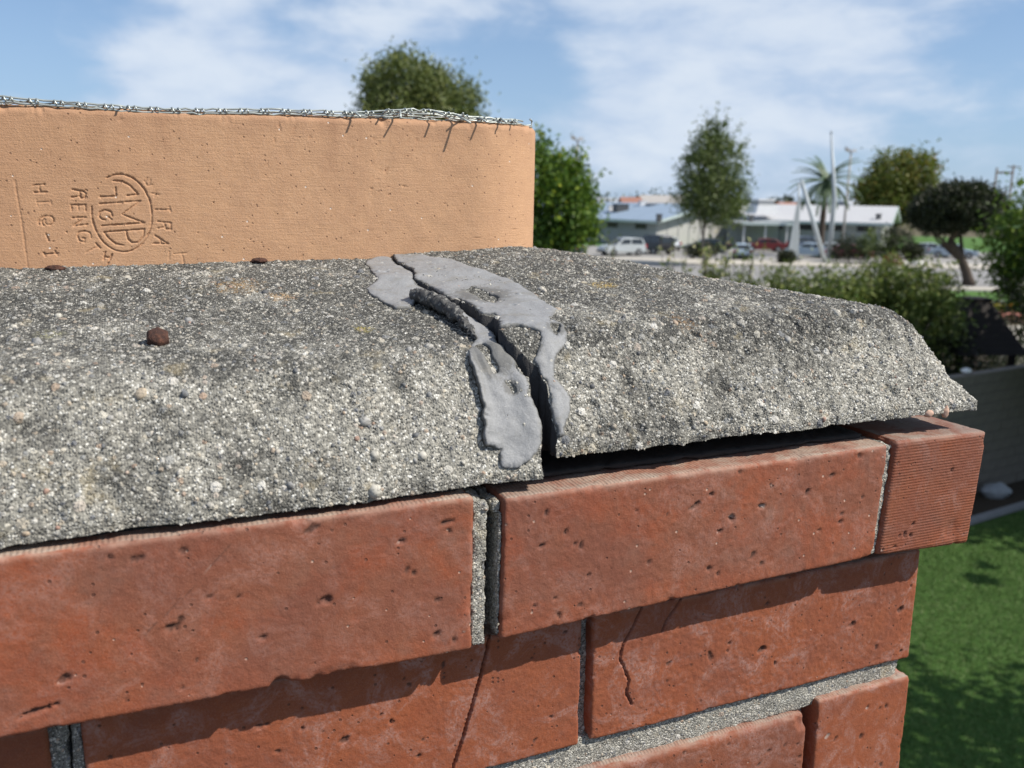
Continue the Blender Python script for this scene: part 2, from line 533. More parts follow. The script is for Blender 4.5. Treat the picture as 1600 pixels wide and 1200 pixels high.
def rbox(corners, t0, depth, res, seed, r=1.7, amp=1.0, npits=40, pits=(), cracks=(), chip=.45, edge_rough=0.0, fine=24, chips=()):
    """a worn block: front corners TL,TR,BR,BL as (s,z); returns verts, quads and wear attributes"""
    TL, TR, BR, BL = [np.array(c, float) for c in corners]
    L = (np.linalg.norm(TR - TL) + np.linalg.norm(BR - BL)) / 2
    Hh = (np.linalg.norm(TL - BL) + np.linalg.norm(TR - BR)) / 2
    S = np.linspace(0, L, max(2, int(L / res)) + 1)
    Z = np.linspace(0, Hh, max(2, int(Hh / res)) + 1)
    T = np.concatenate([np.linspace(0, min(fine, depth / 2), max(2, int(min(fine, depth / 2) / (res * 1.3)))), np.linspace(min(fine, depth / 2), depth, 7)[1:]])
    ns, nt, nz = len(S), len(T), len(Z)

    def gid(i, j, k):
        return (i * nt + j) * nz + k
    quads = []

    def face(A, B, f, flip):
        a, b = np.meshgrid(A, B, indexing='ij')
        g = f(a, b)
        q = np.stack([g[:-1, :-1], g[1:, :-1], g[1:, 1:], g[:-1, 1:]], -1).reshape(-1, 4)
        quads.append(q[:, ::-1] if flip else q)
    I, J, K = np.arange(ns), np.arange(nt), np.arange(nz)
    face(I, K, lambda a, b: gid(a, 0, b), False)
    face(I, K, lambda a, b: gid(a, nt - 1, b), True)
    face(I, J, lambda a, b: gid(a, b, nz - 1), False)
    face(I, J, lambda a, b: gid(a, b, 0), True)
    face(J, K, lambda a, b: gid(0, a, b), True)
    face(J, K, lambda a, b: gid(ns - 1, a, b), False)
    q = np.concatenate(quads)
    ids, inv = np.unique(q, return_inverse=True)
    q = inv.reshape(q.shape)
    i, j, k = ids // (nt * nz), (ids // nz) % nt, ids % nz
    P = np.stack([S[i], T[j], Z[k]], -1)
    size = np.array([L, depth, Hh])
    inner = np.clip(P, r, size - r)
    v = P - inner
    ln = np.linalg.norm(v, axis=1)
    n = v / np.maximum(ln, 1e-9)[:, None]
    Q = inner + n * r
    dist = np.sort(np.minimum(P, size - P), axis=1)
    ed = dist[:, 1]
    sd_ = seed * 91.7
    off = np.array([sd_, sd_ * 1.3, sd_ * .7])
    d = amp * (0.8 * (fbm((P + off) / 45, seed) - .5) + 0.16 * (fbm((P + off) / 7, seed + 3) - .5) + 0.30 * (vn((P + off) / 1.6, seed + 5) - .5))
    if edge_rough:
        d += edge_rough * (fbm((P + off) / 3.2, seed + 8, 3, .6) - .55)
    ch_ = np.maximum(0, fbm((P + off) / 8, seed + 9) - .62) * 14 * chip * np.exp(-(ed / 2.6) ** 2)
    d -= ch_
    front = (P[:, 1] < r * 1.01)
    pit = np.zeros(len(P))
    rg = np.random.default_rng(seed + 100)
    plist = [(a, b, r_ * .72, d_ * .8, an, e_) for (a, b, r_, d_, an, e_) in pits]
    for _ in range(npits):
        plist.append((rg.uniform(.02, .98) * L, rg.uniform(.05, .95) * Hh, rg.uniform(.35, .9) * rg.choice([.6, .9, 1.4], p=[.7, .25, .05]), rg.uniform(.4, 1.0), rg.uniform(0, 3.14), rg.uniform(1, 2.2)))
    PS = P[:, (0, 2)]
    ROT = np.array([[.76, .42, .49], [-.61, .72, .33], [-.22, -.55, .80]])
    jag = fbm((P + off) @ ROT / 1.3, seed + 21, 2)
    jag2 = vn((P + off) @ ROT / 2.6, seed + 22)
    for (ps, pz, pr, pd, ang, el) in plist:
        pr = max(pr, res * .95)
        near = front & (np.abs(PS[:, 0] - ps) < pr * el * 2.4) & (np.abs(PS[:, 1] - pz) < pr * el * 2.4)
        if not near.any(): continue
        dx, dz = PS[near, 0] - ps, PS[near, 1] - pz
        c, s = math.cos(ang), math.sin(ang)
        e = np.hypot((dx * c + dz * s) / (pr * el), (-dx * s + dz * c) / pr) + (jag[near] - .5) * 1.5 + (jag2[near] - .5) * 1.1
        m = np.clip((1.15 - e) / .4, 0, 1)
        d[near] -= m * pd
        pit[near] = np.maximum(pit[near], m)
    for (poly, wd, dp) in cracks:
        pl = np.array(poly, float)
        dd = np.full(len(P), 1e9)
        for a, b in zip(pl[:-1], pl[1:]):
            dd[front] = np.minimum(dd[front], seg_dist(PS[front] + (jag[front, None] - .5) * .7, a, b))
        m = np.clip((wd - dd) / (wd * .5), 0, 1)
        d -= m * dp
        pit = np.maximum(pit, m * .55)
    for (cs, cz, cr, cd) in chips:
        dd = np.hypot(PS[:, 0] - cs, PS[:, 1] - cz) + (jag - .5) * cr * .25
        m = np.clip((cr - dd) / (cr * .45), 0, 1) * np.exp(-P[:, 1] / 14)
        d -= m * cd
    Q = Q + n * d[:, None]
    low = np.clip(1 - P[:, 2] / (9 + 10 * fbm((P + off) / 20, seed + 31)), 0, 1)
    u, w = Q[:, 0] / L, Q[:, 2] / Hh
    top = TL[None] * (1 - u[:, None]) + TR[None] * u[:, None]
    bot = BL[None] * (1 - u[:, None]) + BR[None] * u[:, None]
    sz = bot * (1 - w[:, None]) + top * w[:, None]
    arris = np.exp(-((size[2] - P[:, 2]) / (.8 + 1.6 * fbm((P + off) / 12, seed + 33))) ** 2) * (P[:, 1] < 4)
    return np.stack([sz[:, 0], t0 + Q[:, 1], sz[:, 1]], -1), q, {'pit': pit, 'low': low, 'arris': arris}


M_BRICK_TOP = brick_mat("brick_weathered", film=0.85, efflo=0.30, warm=0.95)
M_BRICK_END = brick_mat("brick_wirecut", film=0.45, efflo=0.35, ridge_front=True, warm=1.02)
M_BRICK_LOW = brick_mat("brick_orange", film=0.18, efflo=0.65, warm=1.06)
M_BRICK_PALE = brick_mat("brick_pale", film=0.5, efflo=0.6, warm=0.98)
M_MORTAR = concrete_mat("mortar", grain=0.72, light=1.25, stain=0.35, disp=0.9, top_dark=False)
M_MORTAR_DK = concrete_mat("mortar_grey", grain=0.6, light=0.75, stain=0.7, disp=0.5, top_dark=False)

CHO = (-47.0, 343.0, GZ)
chim, cho = ch_thing('brick_chimney', 'red brick chimney stack with a stepped-out top course and a wide open joint', 'chimney', CHO)


def brick(corners, t0, depth, mat, seed, res=0.85, **kw):
    V, Q, A = rbox(corners, t0, depth, res, seed, **kw)
    return ch_part('brick', V, Q, mat, chim, cho, True, A)


# front faces the camera looks at, one by one
brick([(-207, .6), (-9.8, .4), (-10, -62.3), (-207, -59)], 0, 92, M_BRICK_TOP, 1, res=0.8, npits=14,
      pits=[(207 - 117, 62 - 33, 1.6, 1.3, .4, 2.2), (207 - 66, 30, 1.9, 1.6, .2, 2.0), (207 - 20, 53, 1.3, 1.2, .1, 2.4), (207 - 38, 48, 1.2, 1.2, .3, 1.8),
            (207 - 126, 55, 1.2, .9, .3, 2.6), (207 - 150, 17, 1.5, 1.2, .5, 1.6), (207 - 157, 8, .9, 1.8, .25, 6.0), (207 - 105, 38, 1.0, 1., .4, 2),
            (207 - 88, 20, 1.0, 1, 0, 2), (207 - 25, 9, 1.5, 1.4, .2, 1.6), (207 - 14, 8, 1.2, .8, .2, 1.6), (207 - 70, 57, 1.4, .7, .2, 2.5)],
      cracks=[([(207 - 128, 26), (207 - 112, 40), (207 - 97, 56)], .25, .22)], chips=[(207 - 83, 0, 4.0, 2.2)])
brick([(2.5, -2), (199.5, -.7), (197, -56.5), (1.5, -60.5)], 0, 92, M_BRICK_TOP, 2, res=0.8, npits=20,
      pits=[(88, 42, 1.5, 1.6, .6, 2.6), (108, 34, 1.8, 1.7, .3, 1.3), (17, 36, 1.4, 1.4, .3, 1.6), (27, 40, 1.0, 1.2, 1.2, 1.7), (18, 49, 1.0, 1., 1.2, 2),
            (96, 46, 1., 1., .2, 1.5), (38, 20, .9, 1.2, .2, 1.4), (24, 13, 1.0, 1.0, .2, 1.2), (150, 40, 1.2, 1.2, .5, 2.2), (163, 46, 1.1, 1.1, .3, 2.2), (128, 9, 1.4, .7, .3, 1.4), (172, 22, 1.2, 1.2, .3, 1.5)])
brick([(203.7, .8), (266.4, -.4), (262.6, -59.6), (200, -57)], 0, 196, M_BRICK_END, 3, res=0.7, npits=8, chips=[(48, 9, 6, .5)], amp=.7, r=2.4)
brick([(-358, .5), (-218, .5), (-218, -59), (-358, -59)], 0, 92, M_BRICK_TOP, 4, res=2.2, npits=10)
brick([(-148, -67.5), (47.2, -67), (47.8, -129.5), (-148, -129)], 16, 92, M_BRICK_LOW, 5, res=0.62, npits=20,
      cracks=[([(152, 62), (150, 52), (146, 38), (140, 18), (134, 0)], .62, 4.0)], pits=[(90, 30, 1.5, 1.2, .3, 2), (60, 44, 1.7, 1.2, .2, 2.2)])
brick([(52.6, -67), (248.6, -67), (250, -129.7), (53.5, -128.9)], 16, 92, M_BRICK_LOW, 6, res=0.62, npits=14,
      cracks=[([(26, 64), (20, 52), (15, 44), (14, 38), (17, 32), (19, 26), (18, 20), (21, 14)], .5, 2.5), ([(46, 62), (38, 52), (36, 47)], .45, 2.0)],
      pits=[(95, 26, 1.6, 1.6, .2, 2.0), (186, 30, 2.0, 1.5, .9, 1.4), (96, 50, 1.2, 1.2, .4, 2), (40, 30, 1.3, 1.0, .4, 1.5), (152, 28, 1.6, 1.4, .2, 2)])
brick([(-354, -67), (-158, -67), (-158, -129), (-354, -129)], 16, 92, M_BRICK_LOW, 7, res=1.5, npits=20)
brick([(-12, -142), (181, -144.5), (181.5, -203), (-12, -203)], 14.5, 92, M_BRICK_PALE, 8, res=0.85, npits=40, r=3.6, chips=[(191, 56, 7, 2.0)])
brick([(186, -139.6), (250.8, -139.6), (251.5, -202), (187.5, -202)], 14.5, 196, M_BRICK_LOW, 9, res=0.85, npits=10, amp=.8)
brick([(-220, -142), (-20, -142), (-20, -203), (-220, -203)], 16, 92, M_BRICK_LOW, 10, res=1.5, npits=20)
brick([(-354, -142), (-228, -142), (-228, -203), (-354, -203)], 16, 92, M_BRICK_LOW, 11, res=2.5, npits=5)


# the other faces of the top courses: plain worn blocks, shared meshes
def low_brick(L, D, Hh, seed):
    V, Q, A = rbox([(0, Hh), (L, Hh), (L, 0), (0, 0)], 0, D, 7.0, seed, r=3.0, npits=0, fine=10)
    me = fmesh('brick', V / 1000.0, Q)
    for k, a in A.items(): attr(me, k, a)
    me.materials.append(M_BRICK_LOW)
    return me


ME_LONG = low_brick(198, 92, 58, 41)
ME_HALF = low_brick(92, 92, 58, 42)


def put_brick(me, s, t, z, rz):
    o = bpy.data.objects.new('brick', me)
    COL.objects.link(o)
    o.parent = chim
    o.location = Vector((np.array([s, t, z]) - cho) / 1000.0)
    o.rotation_euler = (0, 0, rz)


for course, (s1, t1, tb_, z) in enumerate([(266, 200, 686, -60), (250, 112, 670, -127), (251, 214, 670, -202)]):
    t = t1 + 9
    while t + 198 < tb_ - 90:                              # right side, then the left one
        put_brick(ME_LONG, s1, t, z, math.pi / 2)
        put_brick(ME_LONG, -94 - s1, t + 198, z, -math.pi / 2)
        t += 208
    s = s1
    while s > -94 - s1 + 40:                               # back
        me = ME_LONG if s - 198 > -94 - s1 else ME_HALF
        put_brick(me, s, tb_, z, math.pi)
        s -= 208 if me is ME_LONG else 100

# lower courses, out of the picture: still real blocks, joined
mb = MB()
z = -212
row = 0
while z > GZ + 60:
    for (a0, a1, fix, ax) in ((-345, 251, 16, 0), (-345, 251, 578, 0), (16, 670, 159, 1), (16, 670, -345, 1)):
        a = a0 - (104 if row % 2 else 0)
        while a < a1 - 5:
            b0, b1 = max(a, a0), min(a + 198, a1)
            if b1 - b0 > 20:
                if ax == 0: mb.box(b0, b1, fix + .3 * (row % 3), fix + 92, z - 60, z)
                else: mb.box(fix + .4, fix + 92.4 + .3 * (row % 3), b0 + 1.2, b1 - 1.2, z - 59.5, z - .5)
            a += 208
    z -= 70
    row += 1
o = ch_part('lower_courses', np.concatenate(mb.v), [np.concatenate(mb.q)], M_BRICK_LOW, chim, cho, False)
o['kind'] = 'stuff'

# mortar: recessed beds and joints, rough lumps
mv, mq, mn = [], [], 0


def mortar(corners, t0, depth, seed, res=1.3, rough=2.2, r=1.2):
    global mn
    V, Q, A = rbox(corners, t0, depth, res, seed, r=r, npits=0, edge_rough=rough, amp=1.2, chip=.6)
    mv.append(V)
    mq.append(Q + mn)
    mn += len(V)


mortar([(-9.6, -1), (-3.2, -3), (-3.8, -62.5), (-9.7, -62.3)], 2.2, 60, 51, .8, 2.4)
mortar([(-2.0, -3.4), (2.6, -3.4), (2.2, -9), (-.6, -9)], 3.4, 40, 56, .8, 1.6)
mortar([(.9, -8), (2.6, -8), (1.6, -59), (.4, -59)], 1.6, 60, 61, .9, .8, .7)
mortar([(199.3, -2.2), (203.9, -1.6), (200.6, -56.4), (196.8, -56)], 2.0, 60, 52, .8, 1.6)
mortar([(-345, -126), (245, -128), (245, -145), (-345, -145)], 18.6, 60, 53, 1.6, 2.6)
mortar([(-345, -57.5), (245, -57), (245, -70), (-345, -70)], 26, 60, 54, 3.0, 2.2)
mortar([(46.8, -68), (53.8, -68), (54.6, -129), (46.8, -129)], 22, 50, 55, 1.2, 2.0)
mortar([(180, -140), (187, -140), (188, -200), (180.5, -200)], 26, 50, 57, 1.2, 2.0)
mortar([(-345, -200), (245, -200), (245, -214), (-345, -214)], 24, 60, 59, 4.0, 2.0)
ch_part('mortar', np.concatenate(mv), np.concatenate(mq), M_MORTAR, chim, cho)
mv, mq, mn = [], [], 0
mortar([(-158.6, -67), (-151.6, -67), (-153.5, -130), (-158.6, -130)], 17.5, 50, 58, 1.0, 1.6)
mortar([(-151.0, -67), (-147.4, -67), (-147.4, -130), (-152.8, -130)], 17.8, 50, 60, 1.0, 1.6)
ch_part('mortar', np.concatenate(mv), np.concatenate(mq), M_MORTAR_DK, chim, cho)
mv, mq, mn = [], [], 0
mortar([(4, 1.6), (197, 1.8), (197, -.8), (4, -.8)], 14, 60, 62, 1.6, 1.6, .8)  # shape of the shade strip under the crown
mortar([(-345, 1.4), (-12, 1.4), (-12, -.8), (-345, -.8)], 9, 60, 63, 2.0, 1.2, .7)  # shape of the shade strip under the crown
M_GAPSHADE = plain('crown_gap_shade', (.028, .026, .025), .95, var=.4, scale=200, bump=.001)  # dark strip laid on the brick tops, paints the shade under the crown
ch_part('gap_shade_strip', np.concatenate(mv), np.concatenate(mq), M_GAPSHADE, chim, cho)
mb = MB()
mb.box(-346, 232, 96, 575, -230, -4)
mb.box(-330, 238, 30, 656, GZ + 2, -205)
mb.box(-346, 240, 60, 96, -203, -62)
mb.box(225, 240, 100, 640, -203, -3)
ch_part('mortar_core', np.concatenate(mb.v), [np.concatenate(mb.q)], M_MORTAR_DK, chim, cho, False)


# ------------------------------------------------------------------ cement crown
PE = np.array([0, .01, 7, 15.6, 22, 28.6, 41, 63, 87, 112, 125, 147, 169, 260])
PZ = np.array([0, 4, 19, 32.5, 43, 47.5, 50, 53.5, 57.5, 62.5, 66, 69, 72, 82])
_ee = np.linspace(0, 260, 5201)
_zz = np.interp(_ee, PE, PZ)
_k = np.exp(-np.linspace(-2.2, 2.2, 81) ** 2)
_zz = np.where(_ee > 5, np.convolve(np.pad(_zz, 40, 'edge'), _k / _k.sum(), 'valid'), _zz)
_arc = np.concatenate([[0], np.cumsum(np.hypot(np.diff(_ee), np.diff(_zz)))])
CSR, CSL, CTB = 261.0, -365.0, 671.0


def tfront(s, right):
    s = np.asarray(s, float)
    n = vn(np.stack([s / 6.0, s * 0, s * 0], -1), 71) - .5
    n2 = vn(np.stack([s / 21.0, s * 0, s * 0], -1), 72) - .5
    return (4.5 if right else 2.5) + 1.6 * n + 1.8 * n2


def edge_e(s, t, right):
    a = t - tfront(s, right)
    b = np.minimum(CSR + 1.2 * (vn(np.stack([t / 7.0, t * 0, t * 0 + 5], -1), 73) - .5) - s, s - CSL)
    c = CTB - t
    k = 14.0
    h = np.maximum(k - np.abs(a - b), 0) / k
    mn = np.minimum(a, b)
    e = mn - h * h * k / 4 * np.clip(mn / 9, 0, 1)
    return np.minimum(e, c)


def crown_h(s, t, right):
    e = edge_e(s, t, right)
    z = np.interp(e, _ee, _zz)
    q = np.clip(e / 120, 0, 1)
    q = q * q * (3 - 2 * q)
    return z + 10.3 - .045 * np.maximum(0, 110 - s) * q if right else z + 3.3 + .016 * (s + 30) * q


def crown_pt(s, t, right, rough=1.0, lift=0.0):
    """points on the worn crown, pushed out along the surface normal"""
    z = crown_h(s, t, right)
    h = .4
    gs = (crown_h(s + h, t, right) - crown_h(s - h, t, right)) / (2 * h)
    gt = (crown_h(s, t + h, right) - crown_h(s, t - h, right)) / (2 * h)
    gs, gt = np.clip(gs, -3, 3), np.clip(gt, -3, 3)
    n = np.stack([-gs, -gt, np.ones_like(z)], -1)
    n /= np.linalg.norm(n, axis=1)[:, None]
    P = np.stack([s, t, z], -1)
    e = edge_e(s, t, right)
    low = 2.6 * (fbm(P / 34.0, 81, 2) - .5)
    bev = np.clip((60 - e) / 40, 0.35, 1)
    d = low * bev
    if rough:
        hi = 1.7 * (fbm(P / 9.0, 82, 3, .55) - .5) * bev + 1.15 * (fbm(P / 3.0, 83, 2) - .5)
        pock = np.maximum(0, fbm(P / np.array([6.5, 6.5, 9.0]), 84, 2) - .60) * (9 if right else 5) * np.clip((52 - e) / 24, 0, 1)
        d = d + rough * (hi - pock)
    d = d + lift
    return P + n * d[:, None], n


CRL = np.array([(10.5, 184), (8.2, 160.0), (10.0, 139.3), (10.4, 135.3), (6.3, 124.9), (6.5, 116.2), (9.1, 106.1), (11.0, 99.4), (11.3, 88.3), (13.4, 79.8), (13.6, 67.1), (15.1, 60.6), (15.7, 54.5), (16.0, 45.9), (13.3, 33.7), (14.6, 27.6), (16.7, 24.0), (17.0, 22.4), (20.0, 20.7), (20.1, 18.8), (19.3, 16.8), (20.6, 14.4), (20.7, 12.5), (21.1, 10.1), (20.9, 7.7), (20.0, 6.1), (19.4, 5.0), (19.4, 4.0), (18.9, 2.7), (18.9, -4)])[::-1]
CRR = np.array([(12.1, 184), (8.8, 157.8), (11.1, 139.1), (9.2, 129.8), (6.4, 122.8), (8.7, 118.1), (11.2, 103.0), (12.9, 87.1), (15.1, 84.4), (16.6, 77.7), (16.0, 65.6), (15.2, 55.9), (18.9, 53.1), (18.0, 45.7), (13.5, 33.2), (15.4, 28.7), (17.7, 25.4), (20.5, 23.0), (25.1, 20.6), (25.0, 19.4), (27.2, 16.9), (27.1, 14.4), (26.7, 11.5), (26.4, 9.7), (27.2, 8.3), (27.2, 6.1), (26.0, 4.5), (26.0, -8)])[::-1]


def crack_s(t, right):
    A = CRR if right else CRL
    x = np.interp(t, A[:, 1], A[:, 0])
    j = (vn(np.stack([t / 2.2, t * 0, t * 0], -1), 91 + right) - .5) * 1.3
    x = x + j
    return np.where(t > 182, (10.4 if right else 9.4) + j, x)


LICH = [(-77, 128, 70, 15, (.29, .185, .085)), (103, 36.6, 50, 12, (.32, .19, .09)), (39, 17.5, 18, 6.5, (.34, .17, .03)), (-35, 61, 57, 6, (.33, .27, .04)),
        (-60, 110, 68, 9, (.38, .24, .11)), (-150, 75, 60, 8, (.30, .29, .18)), (96, 95, 67, 9, (.42, .30, .10))]
M_CROWN = concrete_mat("cement_crown", lichens=LICH, light=1.12)
M_CRACK = plain("shaded_crack_sealant", (.040, .039, .040), .85, var=.35, scale=300, bump=.0008)  # sealant skin on the crack walls, darkened to stand for the shade inside
crown, cro = ch_thing('cement_crown', 'grey pebbly cement crown on top of the brick chimney, split by one open crack', 'chimney crown', (0.0, 0.0, 0.0))


def slab(right):
    arcs = np.concatenate([np.arange(0, 66, 0.42), np.arange(66, 215, 0.62)])
    ets = np.interp(arcs, _arc, _ee)
    tt = np.concatenate([ets[1:] , np.linspace(ets[-1] + 4, CTB - 60, 50), CTB - 60 * (1 - np.linspace(0, 1, 30)[1:] ** 1)])
    tt = tt[tt < CTB - 0.02]
    if right:
        cols = np.concatenate([np.linspace(0, 1, 501)[:-1] * .91, np.interp(np.arange(0, 68, .42)[::-1], _arc, _ee)[:] * -1 / 245 + 1])
        cols = cols[np.concatenate([[True], np.diff(np.maximum.accumulate(cols)) > 1e-7])]
        cols = np.unique(np.clip(cols, 0, 1 - 1e-5))
    else:
        x = np.concatenate([np.linspace(CSL + .02, -215, 110)[:-1], np.arange(-215, 18.0, 0.5)])
        cols = (x - x[0]) / (x[-1] - x[0])
    nc, nr = len(cols), len(tt)
    base = 4.5 if right else 2.5
    U, T0 = np.meshgrid(cols, tt, indexing='ij')
    U, T0 = U.ravel(), T0.ravel()
    # rows follow the wavy front edge
    t = T0 + 0.0
    cs = crack_s(t + base, right)
    if right:
        s = cs + (CSR - 0.6 - cs) * U
    else:
        s = CSL + .02 + (cs - CSL - .02) * U
    tf = tfront(s, right)
    t = tf + T0 * (CTB - tf) / CTB + 0.02
    V, n = crown_pt(s, t, right)
    # drop the rim to the underside
    zb = (10.3 if right else 3.3)
    g = np.arange(nc * nr).reshape(nc, nr)
    q = np.stack([g[:-1, :-1], g[1:, :-1], g[1:, 1:], g[:-1, 1:]], -1).reshape(-1, 4)
    allV, allQ, n0 = [V], [q], nc * nr
    mats = [np.zeros(len(q), np.int32)]
    cen = np.array([150.0 if right else -180.0, 330.0])
    for line, flip, wall in ((g[:, 0], True, False), (g[-1, :], True, not right), (g[:, -1], False, False), (g[0, :], False, right)):
        B = V[line].copy()
        jit = 1.2 * (vn(B / 5.0, 97) - .5) + 1.0 * (vn(B / 16.0, 98) - .5)
        prev = line
        z0 = B[:, 2].copy()
        for st in range(1, 8):
            R = B.copy()
            R[:, 2] = z0 + (zb + jit - z0) * st / 7.0
            w = 1.6 * (fbm(R / 5.0, 99, 3) - .5)
            R[:, 0] += w
            ids = np.arange(n0, n0 + len(R))
            allV.append(R)
            n0 += len(R)
            a = np.stack([prev[:-1], ids[:-1], ids[1:], prev[1:]], -1)
            allQ.append(a if flip else a[:, ::-1])
            mats.append(np.full(len(a), 1 if wall else 0, np.int32))
            prev = ids
        R = R.copy()
        R[:, :2] = R[:, :2] * .55 + cen * .45
        R[:, 2] = zb + .6
        ids = np.arange(n0, n0 + len(R))
        allV.append(R)
        n0 += len(R)
        a = np.stack([prev[:-1], ids[:-1], ids[1:], prev[1:]], -1)
        allQ.append(a if flip else a[:, ::-1])
        mats.append(np.zeros(len(a), np.int32))
    return np.concatenate(allV), np.concatenate(allQ), np.concatenate(mats)


for right in (False, True):
    V, Q, MI = slab(right)
    o = ch_part('crown_slab', V, Q, [M_CROWN, M_CRACK], crown, cro)
    if len(o.data.polygons) == len(MI): o.data.polygons.foreach_set('material_index', MI)
    o['label'] = 'right-hand piece of the split crown, sitting slightly higher and further back' if right else 'left-hand piece of the split crown with a rusty bolt in it'

# loose-looking gravel standing out of the worn surface (real stones, one mesh)
ico_v = np.array([(0, 0, 1), (.89, 0, .45), (.28, .85, .45), (-.72, .53, .45), (-.72, -.53, .45), (.28, -.85, .45), (.72, .53, -.45), (-.28, .85, -.45), (-.89, 0, -.45), (-.28, -.85, -.45), (.72, -.53, -.45), (0, 0, -1)])
ico_f = np.array([(0, 1, 2), (0, 2, 3), (0, 3, 4), (0, 4, 5), (0, 5, 1), (1, 6, 2), (2, 7, 3), (3, 8, 4), (4, 9, 5), (5, 10, 1), (6, 7, 2), (7, 8, 3), (8, 9, 4), (9, 10, 5), (10, 6, 1), (11, 7, 6), (11, 8, 7), (11, 9, 8), (11, 10, 9), (11, 6, 10)])
M_STONES, t_, p_, _o = new_mat("crown_gravel")
rn = t_.add('ShaderNodeAttribute', {'attribute_name': 'pit'}).outputs['Fac']
c_ = t_.ramp(rn, [(0, (.09, .09, .095)), (.16, (.17, .175, .18)), (.3, (.36, .35, .33)), (.5, (.53, .50, .43)), (.66, (.40, .38, .34)), (.84, (.44, .36, .26)), (.9, (.36, .22, .17)), (.94, (.50, .44, .36)), (1, (.50, .485, .44))])
vm_ = t_.scale(t_.add('ShaderNodeTexCoord').outputs['Object'], 1000.0)
t_.put(p_, 'Base Color', t_.mix(t_.math('MULTIPLY', t_.sstep(t_.noise(vm_, 0.9, 4, .65), .42, .7), .75), c_, (.06, .06, .057)))
p_.inputs['Roughness'].default_value = .8
NS = 1500
ss = RNG.uniform(-225, 256, NS)
aa = RNG.uniform(3, 205, NS) ** 1.0
keep = (aa < 75) | (RNG.random(NS) < .42)
ss, aa = ss[keep], aa[keep]
gv, gf, gr, gn = [], [], [], 0
for right in (False, True):
    tt_ = np.interp(aa, _arc, _ee)
    tf = tfront(ss, right)
    cs = crack_s(tt_ + tf, right)
    sel = (ss > cs + 1.5) if right else (ss < cs - 1.5)
    P, n = crown_pt(ss[sel], tt_[sel] + tf[sel], right)
    for pnt, nn in zip(P, n):
        rr = min(2.9, 0.45 * RNG.pareto(2.5) + 0.62)
        A = RNG.normal(size=(3, 3))
        Qm, _ = np.linalg.qr(A)
        sh = RNG.uniform(.6, 1.2, 3)
        vv_ = (ico_v * (1 + RNG.uniform(-.18, .18, (12, 1)))) * sh @ Qm * rr
        gv.append(vv_ + pnt - nn * rr * RNG.uniform(.1, .5))
        gf.append(ico_f + gn)
        gr.append(np.full(12, RNG.random()))
        gn += 12
o = ch_part('gravel', np.concatenate(gv), np.concatenate(gf), M_STONES, crown, cro, True, {'pit': np.concatenate(gr)})
o['kind'] = 'stuff'

# ------------------------------------------------------------------ smeared sealant either side of the crack
PATCH_L = [(10.5, 182.0), (8.2, 160.0), (10.0, 139.3), (10.4, 135.3), (6.3, 124.9), (6.5, 116.2), (9.1, 106.1), (11.0, 99.4), (11.3, 88.3), (13.4, 79.8), (13.6, 67.1), (15.1, 60.6), (15.7, 54.5), (16.0, 45.9), (13.3, 33.7), (14.6, 27.6), (16.7, 24.0), (17.0, 22.4), (20.0, 20.7), (20.1, 18.8), (18.9, 16.9), (20.6, 14.4), (20.7, 12.5), (21.1, 10.1), (20.9, 7.7), (18.0, 5.1), (11.4, 3.3), (5.9, 3.0), (2.5, 3.4), (2.6, 4.8), (4.1, 6.4), (0.3, 6.8), (-2.6, 7.2), (-2.9, 8.7), (-1.7, 11.2), (-1.0, 15.0), (-0.9, 18.6), (-1.9, 21.9), (-2.6, 24.8), (-1.4, 27.8), (3.1, 35.2), (5.8, 38.9), (6.9, 54.5), (6.1, 68.3), (2.8, 81.5), (-2.4, 93.5), (-7.2, 84.6), (-14.2, 84.3), (-15.2, 89.2), (-17.9, 99.0), (-19.7, 107.1), (-19.3, 116.4), (-11.6, 125.3), (-9.2, 142.2), (-7.9, 162.1), (-5.3, 169.9), (3.5, 182.9)]
PATCH_R = [(11.1, 177.0), (8.8, 157.8), (11.1, 139.1), (9.2, 129.8), (6.4, 122.8), (8.7, 118.1), (11.2, 103.0), (12.9, 87.1), (16.1, 87.4), (17.4, 79.6), (16.8, 67.5), (15.9, 57.6), (20.3, 56.4), (19.7, 49.0), (15.2, 37.1), (19.3, 37.9), (22.9, 37.3), (30.0, 31.6), (30.9, 30.4), (29.2, 26.7), (25.5, 23.9), (23.4, 22.2), (25.1, 20.6), (25.0, 19.4), (27.2, 16.9), (27.1, 14.4), (26.7, 11.5), (26.4, 9.7), (27.2, 8.3), (27.2, 6.1), (29.8, 6.6), (31.5, 8.4), (34.3, 10.5), (35.4, 13.0), (33.5, 16.1), (31.0, 17.8), (32.0, 21.1), (34.5, 23.4), (41.0, 25.9), (42.6, 30.2), (43.4, 36.9), (41.4, 43.1), (51.5, 57.2), (52.1, 64.8), (54.0, 82.4), (53.4, 98.4), (52.2, 113.8), (48.3, 121.3), (41.3, 133.1), (37.6, 155.2), (28.3, 163.2), (23.7, 171.4)]
HOLES_L = [[(3.2, 32.8), (8.3, 36.3), (9.4, 32.0), (8.7, 27.1), (9.7, 23.3), (8.6, 22.1), (6.2, 21.7), (5.3, 24.1), (4.3, 27.4)], [(10.6, 20.2), (13.3, 20.1), (15.0, 18.8), (14.5, 17.4), (12.5, 17.1), (12.3, 18.9)]]
HOLES_R = [[(25.1, 101.3), (30.2, 104.6), (32.9, 94.9), (34.6, 83.1), (29.3, 75.7), (25.4, 81.5), (24.4, 92.3)], [(38.8, 37.6), (41.8, 35.6), (40.0, 30.9), (37.0, 28.9), (36.2, 31.3)]]
FLAP = np.array([(-2.0, 94.7), (3.2, 82.7), (6.5, 69.4), (7.1, 55.2), (5.9, 39.2)])


